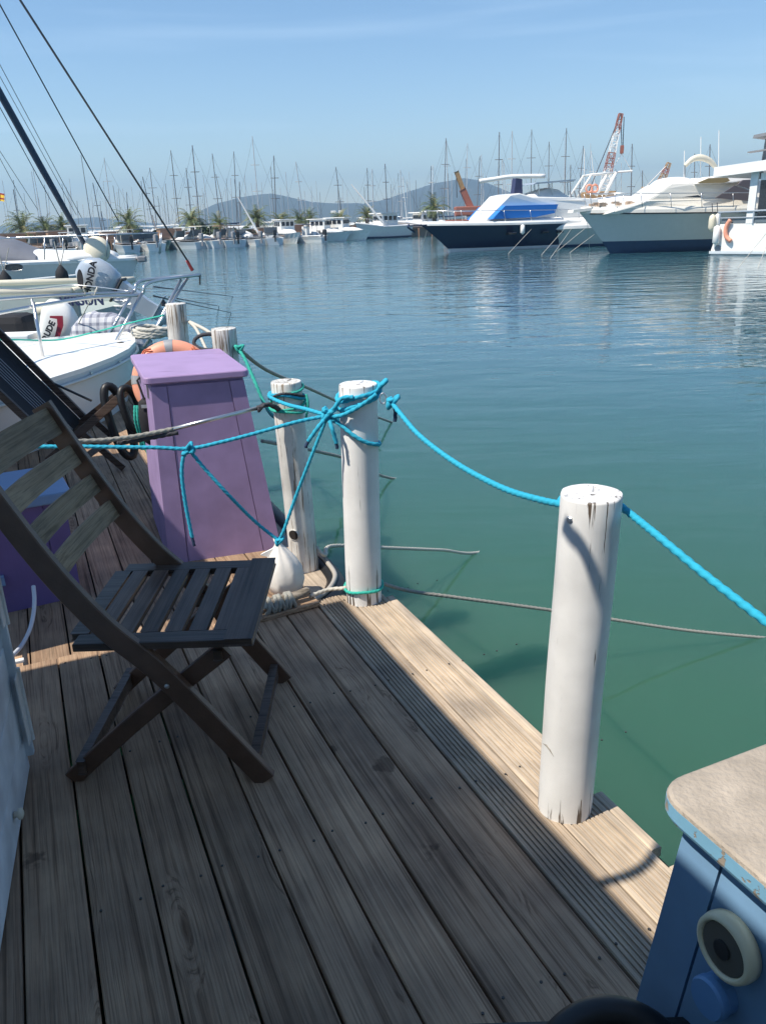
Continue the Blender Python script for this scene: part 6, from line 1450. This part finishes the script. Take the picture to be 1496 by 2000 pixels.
# axB points left (bow left); camera-side face is y=+1.15 in local (ay = (-.12,-.99))
sideP = lambda x, z: hbB.org+hbB.ax*x+hbB.ay*1.17+Z3*z
l_ = loc(hbB, oy(120, 596, 11.5)); text('VIRSUN', .19, M['inkblue'], face_mtx(hbB.org+hbB.ax*l_.x+hbB.ay*1.155+Z3*(oy(120, 597, 11.45).z-WZ), -hbB.ax, Z3), hbB.e, bold=.006)
l_ = loc(hbB, oy(96, 583, 11.3)); bm = B(); tube(bm, [(l_.x-.18, 1.28, ztop-.18), (l_.x+.22, 1.28, ztop-.18)], .09, 10); hbB.m('roll_fender', bm, M['cream'], True)
def outboard(name, label, P, s, cowl_mat, tilt, yaw, brand=None, brand_mat=None, decal=False, leg=True, legmat=None, cat='outboard motor', shape='a'):
    """cowl upright along local z, prop leg down; tilt swings the leg up aft (+x local)"""
    t_ = empty(name, P, label=label, cat=cat)
    rot = Matrix.Rotation(yaw, 4, 'Z') @ Matrix.Rotation(-tilt, 4, 'Y'); mt_ = Matrix.Translation(P) @ rot @ Matrix.Scale(s, 4)
    prof = [(-.06, .12, .10, 0), (.0, .19, .15, 0), (.2, .23, .165, 0), (.38, .22, .16, .0), (.50, .17, .13, -.02), (.56, .10, .08, -.03), (.575, .02, .02, -.03)]
    rings = []
    for z, a, b, dx in prof:
        rings.append([Vector((dx+a*math.copysign(abs(math.cos(q))**.62, math.cos(q))*(1.15 if math.cos(q) > 0 else .95), b*math.copysign(abs(math.sin(q))**.62, math.sin(q)), z)) for q in [k*math.pi/12 for k in range(24)]])
    bm = B(); loft(bm, rings); bm.transform(mt_); mesh('cowl', bm, M[cowl_mat], t_, smooth=True)
    bm = B(); box(bm, (0, 0, -.08), (.40, .26, .03), bev=.01); bm.transform(mt_); mesh('cowl_seam', bm, M['darksteel'], t_)
    if leg:
        lm_ = legmat or M['silver']
        bm = B(); loft(bm, [[(.17*k1, .10*k2, -.10) for k1, k2 in ((-1, -1), (1, -1), (1, 1), (-1, 1))], [(.12*k1+.0, .06*k2, -.55) for k1, k2 in ((-1, -1), (1, -1), (1, 1), (-1, 1))], [(.10*k1+.03, .035*k2, -.85) for k1, k2 in ((-1, -1), (1, -1), (1, 1), (-1, 1))]]); bm.transform(mt_); mesh('leg', bm, lm_, t_)
        bm = B(); box(bm, (.10, 0, -.72), (.42, .16, .015), bev=.004); bm.transform(mt_); mesh('cavitation_plate', bm, lm_, t_)
        bm = B(); tube(bm, [(-.14, 0, -.86), (-.05, 0, -.86), (.12, 0, -.86), (.2, 0, -.86)], [.02, .06, .06, .03], 10); poly_extrude(bm, [(-.1, -.008, -.88), (.08, -.008, -.9), (.10, -.008, -1.05), (-.02, -.008, -1.02)], Vector((0, .016, 0))); bm.transform(mt_); mesh('gearcase', bm, lm_, t_, smooth=False)
        bm = B()
        for k in range(3):
            a = k*2*math.pi/3; c, s_ = math.cos(a), math.sin(a)
            poly_extrude(bm, [(.20, c*.03, -.86+s_*.03), (.17, c*.14-s_*.05, -.86+s_*.14+c*.05), (.20, c*.16, -.86+s_*.16), (.24, c*.12+s_*.06, -.86+s_*.12-c*.06)], Vector((.012, 0, 0)))
        bm.transform(mt_); mesh('propeller', bm, M['darksteel'], t_)
    return t_, mt_
# silver outboard, tilted up, leg to the right
P = oy(196, 540, 12.0)
t_, mt_ = outboard('outboard_motor', 'silver outboard engine tilted up with black letters on its cowl', P+Vector((.05, 0, 0)), .98, 'silver', R(0), R(0), leg=False)
# rebuild cowl lying: rotate the whole motor so the cowl top points left-up
for o in list(t_.children): bpy.data.objects.remove(o)
bpy.data.objects.remove(t_)
P = oy(222, 560, 12.0)
t_, mt_ = outboard('outboard_motor', 'silver outboard engine tilted up with black letters on its cowl', P, .95, 'silver', R(55), R(0))
bm = B(); q = oy(158, 546, 11.75); lathe(bm, [(.001, .0), (.07, 0), (.08, .012), (.001, .014)], Vector((0, 0, 0)), n=20); bm.transform(Matrix.Translation(q) @ Matrix.Rotation(R(78), 4, 'X') @ Matrix.Diagonal((.55, 1.75, 1, 1))); mesh('air_intake', bm, M['blackcloth'], t_)
rt = (oy(178, 530, 11.8)-oy(172, 560, 11.8)).normalized(); upv = (oy(160, 545, 11.8)-oy(172, 548, 11.8)).normalized(); upv = (upv-rt*upv.dot(rt)).normalized()
text('HONDA', .13, M['ink'], face_mtx(oy(176, 578, 11.80), rt, upv), t_, bold=.005)
# white outboard with the red stripe
P = oy(110, 668, 9.6)
t_, mt_ = outboard('outboard_motor', 'white outboard engine with a dark red stripe and black letters', P, .86, 'white', R(-14), R(6), leg=True, legmat=M['whitedull'])
rt = (oy(103, 628, 9.4)-oy(84, 672, 9.4)).normalized(); nrm_ = Vector((.1, -1, .15)).normalized(); upv = nrm_.cross(rt).normalized()
if upv.x > 0: upv = -upv
def onp(px, py, Y): return oy(px, py, Y)
text('EVINRUDE', .095, M['ink'], face_mtx(onp(80, 697, 9.37), rt, nrm_.cross(rt).normalized()), t_, bold=.004)
bm = B(); dp = [onp(x, y, 9.36) for x, y in ((96, 617), (106, 622), (112, 622), (108, 645), (97, 668), (88, 672), (92, 662), (103, 642), (105, 628))]
poly_extrude(bm, [onp(*c, 9.39) for c in ((98, 617), (123, 617), (124, 636), (117, 658), (104, 676), (96, 676), (108, 656), (113, 634), (112, 623), (98, 621))], Vector((0, .012, 0))); mesh('stripe_decal', bm, M['red'], t_)
# covered outboard: plaid cloth
P = oy(220, 676, 9.3); t_ = empty('covered_outboard', P, label='engine wrapped in a pale grey checked cloth on the deck behind the rail', cat='covered engine')
pm, nt, pp_, L = new_mat('checked_cloth'); tc = N(nt, 'ShaderNodeTexCoord'); sp = N(nt, 'ShaderNodeSeparateXYZ'); L(tc.outputs['Object'], sp.inputs[0])
cols_ = []
for ax_n, f_ in (('X', 75), ('Z', 75)):
    m_ = N(nt, 'ShaderNodeMath', operation='MULTIPLY'); m_.inputs[1].default_value = f_; L(sp.outputs[ax_n], m_.inputs[0]); s_ = N(nt, 'ShaderNodeMath', operation='SINE'); L(m_.outputs[0], s_.inputs[0]); g_ = N(nt, 'ShaderNodeMath', operation='GREATER_THAN'); g_.inputs[1].default_value = .35; L(s_.outputs[0], g_.inputs[0]); cols_.append(g_.outputs[0])
ad_ = N(nt, 'ShaderNodeMath', operation='ADD'); L(cols_[0], ad_.inputs[0]); L(cols_[1], ad_.inputs[1]); hf = N(nt, 'ShaderNodeMath', operation='MULTIPLY'); hf.inputs[1].default_value = .5; L(ad_.outputs[0], hf.inputs[0])
cr_ = ramp(nt, [(0, (.55, .55, .57)), (.5, (.34, .35, .40)), (1, (.17, .18, .23))]); L(hf.outputs[0], cr_.inputs[0]); L(cr_.outputs[0], pp_.inputs['Base Color']); pp_.inputs['Roughness'].default_value = .8
rings = []
for k in range(15):
    f = k/14; x = -.40+.82*f; hgt = interp([(0, .25), (.12, .37), (.3, .41), (.6, .37), (.85, .24), (1, .06)], f); w_ = .16+.06*math.sin(math.pi*f); ring = []
    for j in range(15):
        q = math.pi*j/14; ring.append(P+Vector((x+.012*math.sin(j*2.1+k), w_*math.copysign(abs(math.cos(q))**.6, math.cos(q)), -.02+hgt*abs(math.sin(q))**.55*(1+.04*math.sin(k*1.9+j*1.1)))))
    rings.append(ring)
bm = B(); loft(bm, rings); mesh('cloth', bm, pm, t_, smooth=True)
bm = B(); box(bm, P+Vector((0, 0, -.2)), (.5, .3, .36), bev=.05); mesh('engine_body', bm, M['grey'], t_)
# low white dinghy hulls under the engines
for (px_, py_, Y_, L_, lab) in ((60, 668, 10.2, 2.6, 'white dinghy hull behind the near boat rail carrying the white outboard'), (250, 640, 11.4, 1.2, 'dark green-grey stern platform under the tilted outboard')):
    q = oy(px_, py_, Y_); t2 = empty('dinghy', Vector((q.x, q.y, WZ)), label=lab, cat='dinghy')
    bm = B()
    if L_ > 2:
        tube(bm, spline([q+Vector((-1.6, -.35, -.05)), q+Vector((.3, -.35, -.10)), q+Vector((.55, .0, -.12)), q+Vector((.3, .6, -.1)), q+Vector((-1.6, .6, -.05))], 4), .13, 10); mesh('tube_collar', bm, M['whitedull'], t2, smooth=True)
        bm = B(); box(bm, q+Vector((-.6, .1, -.35)), (2.0, .8, .55), bev=.05); mesh('hull', bm, M['whitedull'], t2)
        bm = B(); box(bm, oy(28, 665, 9.5), (.5, .35, .16), bev=.02); mesh('seat_locker', bm, M['whitedull'], t2)
        bm = B(); box(bm, oy(28, 652, 10.4), (.5, .5, .5), bev=.1); mesh('dark_engine', bm, M['blackcloth'], t2)
    else:
        box(bm, q+Vector((-.3, 0, -.45)), (1.0, .5, .7), bev=.05); mesh('platform', bm, plain('dark_green_grey', (.10, .14, .13), .6), t2)
        bm = B(); rnd = random.Random(3)
        for k in range(16): a_ = oy(rnd.uniform(212, 255), rnd.uniform(585, 640), 11.2); tube(bm, [a_, a_+Vector((rnd.uniform(-.15, .15), 0, rnd.uniform(-.12, .12)))], .012, 4)
        tag(mesh('bracket', bm, M['steel'], t2), kind='stuff')

# ---- near sailboat A
zA_ = .35; sL, sR = oz(100, 735, zA_), oz(290, 690, zA_); axA = (sR-sL).normalized(); nA = Vector((-axA.y, axA.x, 0)); 
bow = oz(318, 680, zA_+.04); bow = sL+axA*((bow-sL).dot(axA)); bw_ = 2.6
ya = empty('sailing_yacht', bow-axA*3+nA*1.2+Vector((0, 0, WZ-bow.z)), label='near white sailboat bow with steel pulpit rail and pale grey side', cat='yacht')
# plan: near edge runs straight along axA to close before the bow then curves in
def edge(s, side):      # s metres aft of the bow tip; side -1 near, +1 far
    hw_ = 1.25*(1-math.exp(-s/.9))+.02*s; hw_ = min(hw_, 1.35)
    c = bow+nA*(.62)+axA*(.35-s)       # bow tip
    return c+nA*side*hw_*(1.0)
cen0 = bow+nA*.62
def EP(s, side, z):
    q = edge(s, side); return Vector((q.x, q.y, z))
ss_ = [0.0, .12, .3, .55, .9, 1.3, 1.8, 2.5, 3.4, 4.6, 6.0, 7.5]
bm = B(); rings = []
for s in ss_:
    zz_ = zA_+.10-.012*s; fl_ = .86
    def L1(side, k, z): p = EP(s, side, z); c = EP(s, 0, z); return c+(p-c)*k-axA*(.0)+axA*(-(zz_-z)*.45*max(0, 1-s/2))
    rings.append([L1(-1, 1, zz_), L1(-1, .97, zz_-.3), L1(-1, .86, zz_-.7), L1(-1, .72, WZ), L1(-1, .3, WZ-.4), L1(1, .3, WZ-.4), L1(1, .72, WZ), L1(1, .86, zz_-.7), L1(1, .97, zz_-.3), L1(1, 1, zz_)])
loft(bm, rings, cap=False, closed=False); mesh('hull', bm, M['hullshade'], ya, smooth=True)
bm = B(); rings = []
for s in ss_:
    zz_ = zA_+.10-.012*s; c = EP(s, 0, zz_+.02)
    rings.append([EP(s, -1, zz_), EP(s, -1, zz_+.035), EP(s, -1, zz_+.035).lerp(c, .04), EP(s, -1, zz_+.0).lerp(c, .06), c, EP(s, 1, zz_+.0).lerp(c, .06), EP(s, 1, zz_+.035).lerp(c, .04), EP(s, 1, zz_+.035), EP(s, 1, zz_)])
loft(bm, rings, cap=False, closed=False); mesh('deck_moulding', bm, M['white'], ya)
bm = B(); tube(bm, [EP(s, -1, zA_+.10-.012*s-.05)-nA*.012 for s in ss_[2:]], .014, 6); mesh('rubbing_strake', bm, M['hullgrey'], ya, smooth=True)
bm = B()
for s in (1.2, 1.7, 2.3, 3.0): q = EP(s, -1, zA_+.075-.012*s)-nA*.006; lathe(bm, [(.012, 0), (.012, .01)], q, -nA, 8)
tag(mesh('rivets', bm, M['steel'], ya), kind='stuff')
# pulpit tubes traced at their places
def T(name, pts, r_=.0165, mat='steel'):
    bm = B(); tube(bm, spline(pts, 4) if len(pts) > 2 else pts, r_, 8); return mesh(name, bm, M[mat], ya, smooth=True)
Yt = 9.2
T('pulpit_rail', [oy(-60, 622, 6.4), oy(0, 611, 6.9), oy(70, 598, 7.3), (oy(180, 581, 7.9)), oy(272, 576, 8.4), oy(282, 560, 8.45), oy(300, 550, 8.6), oy(340, 543, 9.0), oy(392, 537, 9.3)])
T('pulpit_rail', [oy(-60, 590, 7.6), oy(60, 580, 8.2), oy(180, 574, 8.7), oy(258, 570, 9.0), oy(266, 556, 9.05), oy(284, 547, 9.2), oy(340, 541, 9.3), oy(392, 537, 9.3)])
for a, b, Ya, Yb in (((278, 572), (214, 690), 8.4, 8.0), ((262, 568), (198, 680), 9.0, 8.6), ((354, 546), (288, 671), 9.1, 8.7), ((367, 543), (282, 678), 9.2, 8.45)):
    T('pulpit_leg', [oy(*a, Ya), oy(*b, Yb)])
T('stanchion', [oy(66, 590, 7.25), oy(88, 716, 7.15)], .014); T('stanchion', [oy(-40, 610, 6.5), oy(-10, 735, 6.4)], .014); T('stanchion', [oy(62, 580, 8.3), oy(72, 640, 8.25)], .010)
q = oy(88, 716, 7.15); bm = B(); lathe(bm, [(.07, -.02), (.06, .01), (.025, .035), (.018, .06)], q, n=14); mesh('stanchion_base', bm, M['tape'], ya, smooth=True)
T('guard_wire', [oy(-60, 560, 9), oy(60, 565, 9.2), oy(150, 557, 9.4), oy(262, 570, 9.0)], .006)
q = oy(238, 688, 7.9); bm = B(); lathe(bm, [(.055, -.05), (.05, .02), (.03, .035), (.028, .06), (.045, .075), (.045, .09), (.02, .1)], q, n=16); mesh('windlass', bm, M['darksteel'], ya, smooth=True)
bm = B(); q = oy(148, 706, 7.3); lathe(bm, [(.05, -.03), (.05, 0), (.035, .02)], q, n=14); mesh('deck_fitting', bm, M['grey'], ya)
rope_obj('mooring_line', [oy(-20, 663, 7.5), oy(20, 663, 7.6), oy(110, 664, 7.9), oy(180, 650, 7.7), oy(250, 632, 7.2), oy(320, 616, 6.2)], .008, M['r_green'], label='green line led along the near boat rail to the farthest post', twisted=False)
rope_obj('mooring_line', [oy(163, 562, 8.6), oy(176, 590, 8.7), oy(190, 562, 8.7), oy(150, 640, 9.2)], .006, M['r_white'], label='pale line looped over the near boat rail', twisted=False)
bm = B(); q0_, q1_ = oy(366, 509, 9.32), oy(376, 528, 9.38); tube(bm, [q0_, q1_], .018, 6); tag(mesh('lashing', bm, plain('red_lashing', (.55, .06, .05), .6)), 'red lashing at the foot of the near stay', 'lashing')
bm = B(); tube(bm, [oy(391, 540, 9.3), oy(391, 556, 9.3)], .01, 5); tag(mesh('chain_end', bm, M['darksteel']), 'short chain end hanging from the pulpit tip', 'chain')
for a, b, Y_, lab in (((300, 560), (455, 579), 10.5, 'upper thin mooring line reaching the water right of the pulpit'), ((330, 580), (428, 598), 9.8, 'middle thin mooring line reaching the water right of the pulpit'), ((300, 578), (452, 611), 9.2, 'lower thin mooring line reaching the water right of the pulpit')):
    world_line('mooring_line', oy(*a, Y_), oz(*b, WZ), .009, M['wire'], lab)
# striped flag at the left edge
t_ = empty('flag', oy(0, 400, 30), label='small yellow and red striped flag at the left frame edge', cat='flag')
bm = B(); tube(bm, [oy(-6, 470, 30), oy(-6, 372, 30)], .03, 5); mesh('flagpole', bm, M['mastl'], t_)
for i, mt in enumerate(('red', 'yellow', 'yellow', 'red', 'yellow')):
    a = oy(-6, 376+i*3, 30); bm = B(); r1 = [a+Vector((.28*k/5, .04*math.sin(k), -.01*k)) for k in range(6)]; vs_ = [[bm.verts.new(p) for p in r1], [bm.verts.new(p-Vector((0, 0, .058))) for p in r1]]
    for k in range(5): bm.faces.new((vs_[0][k], vs_[0][k+1], vs_[1][k+1], vs_[1][k]))
    o = mesh('stripe', bm, M[mt], t_); o.modifiers.new('s', 'SOLIDIFY').thickness = .004
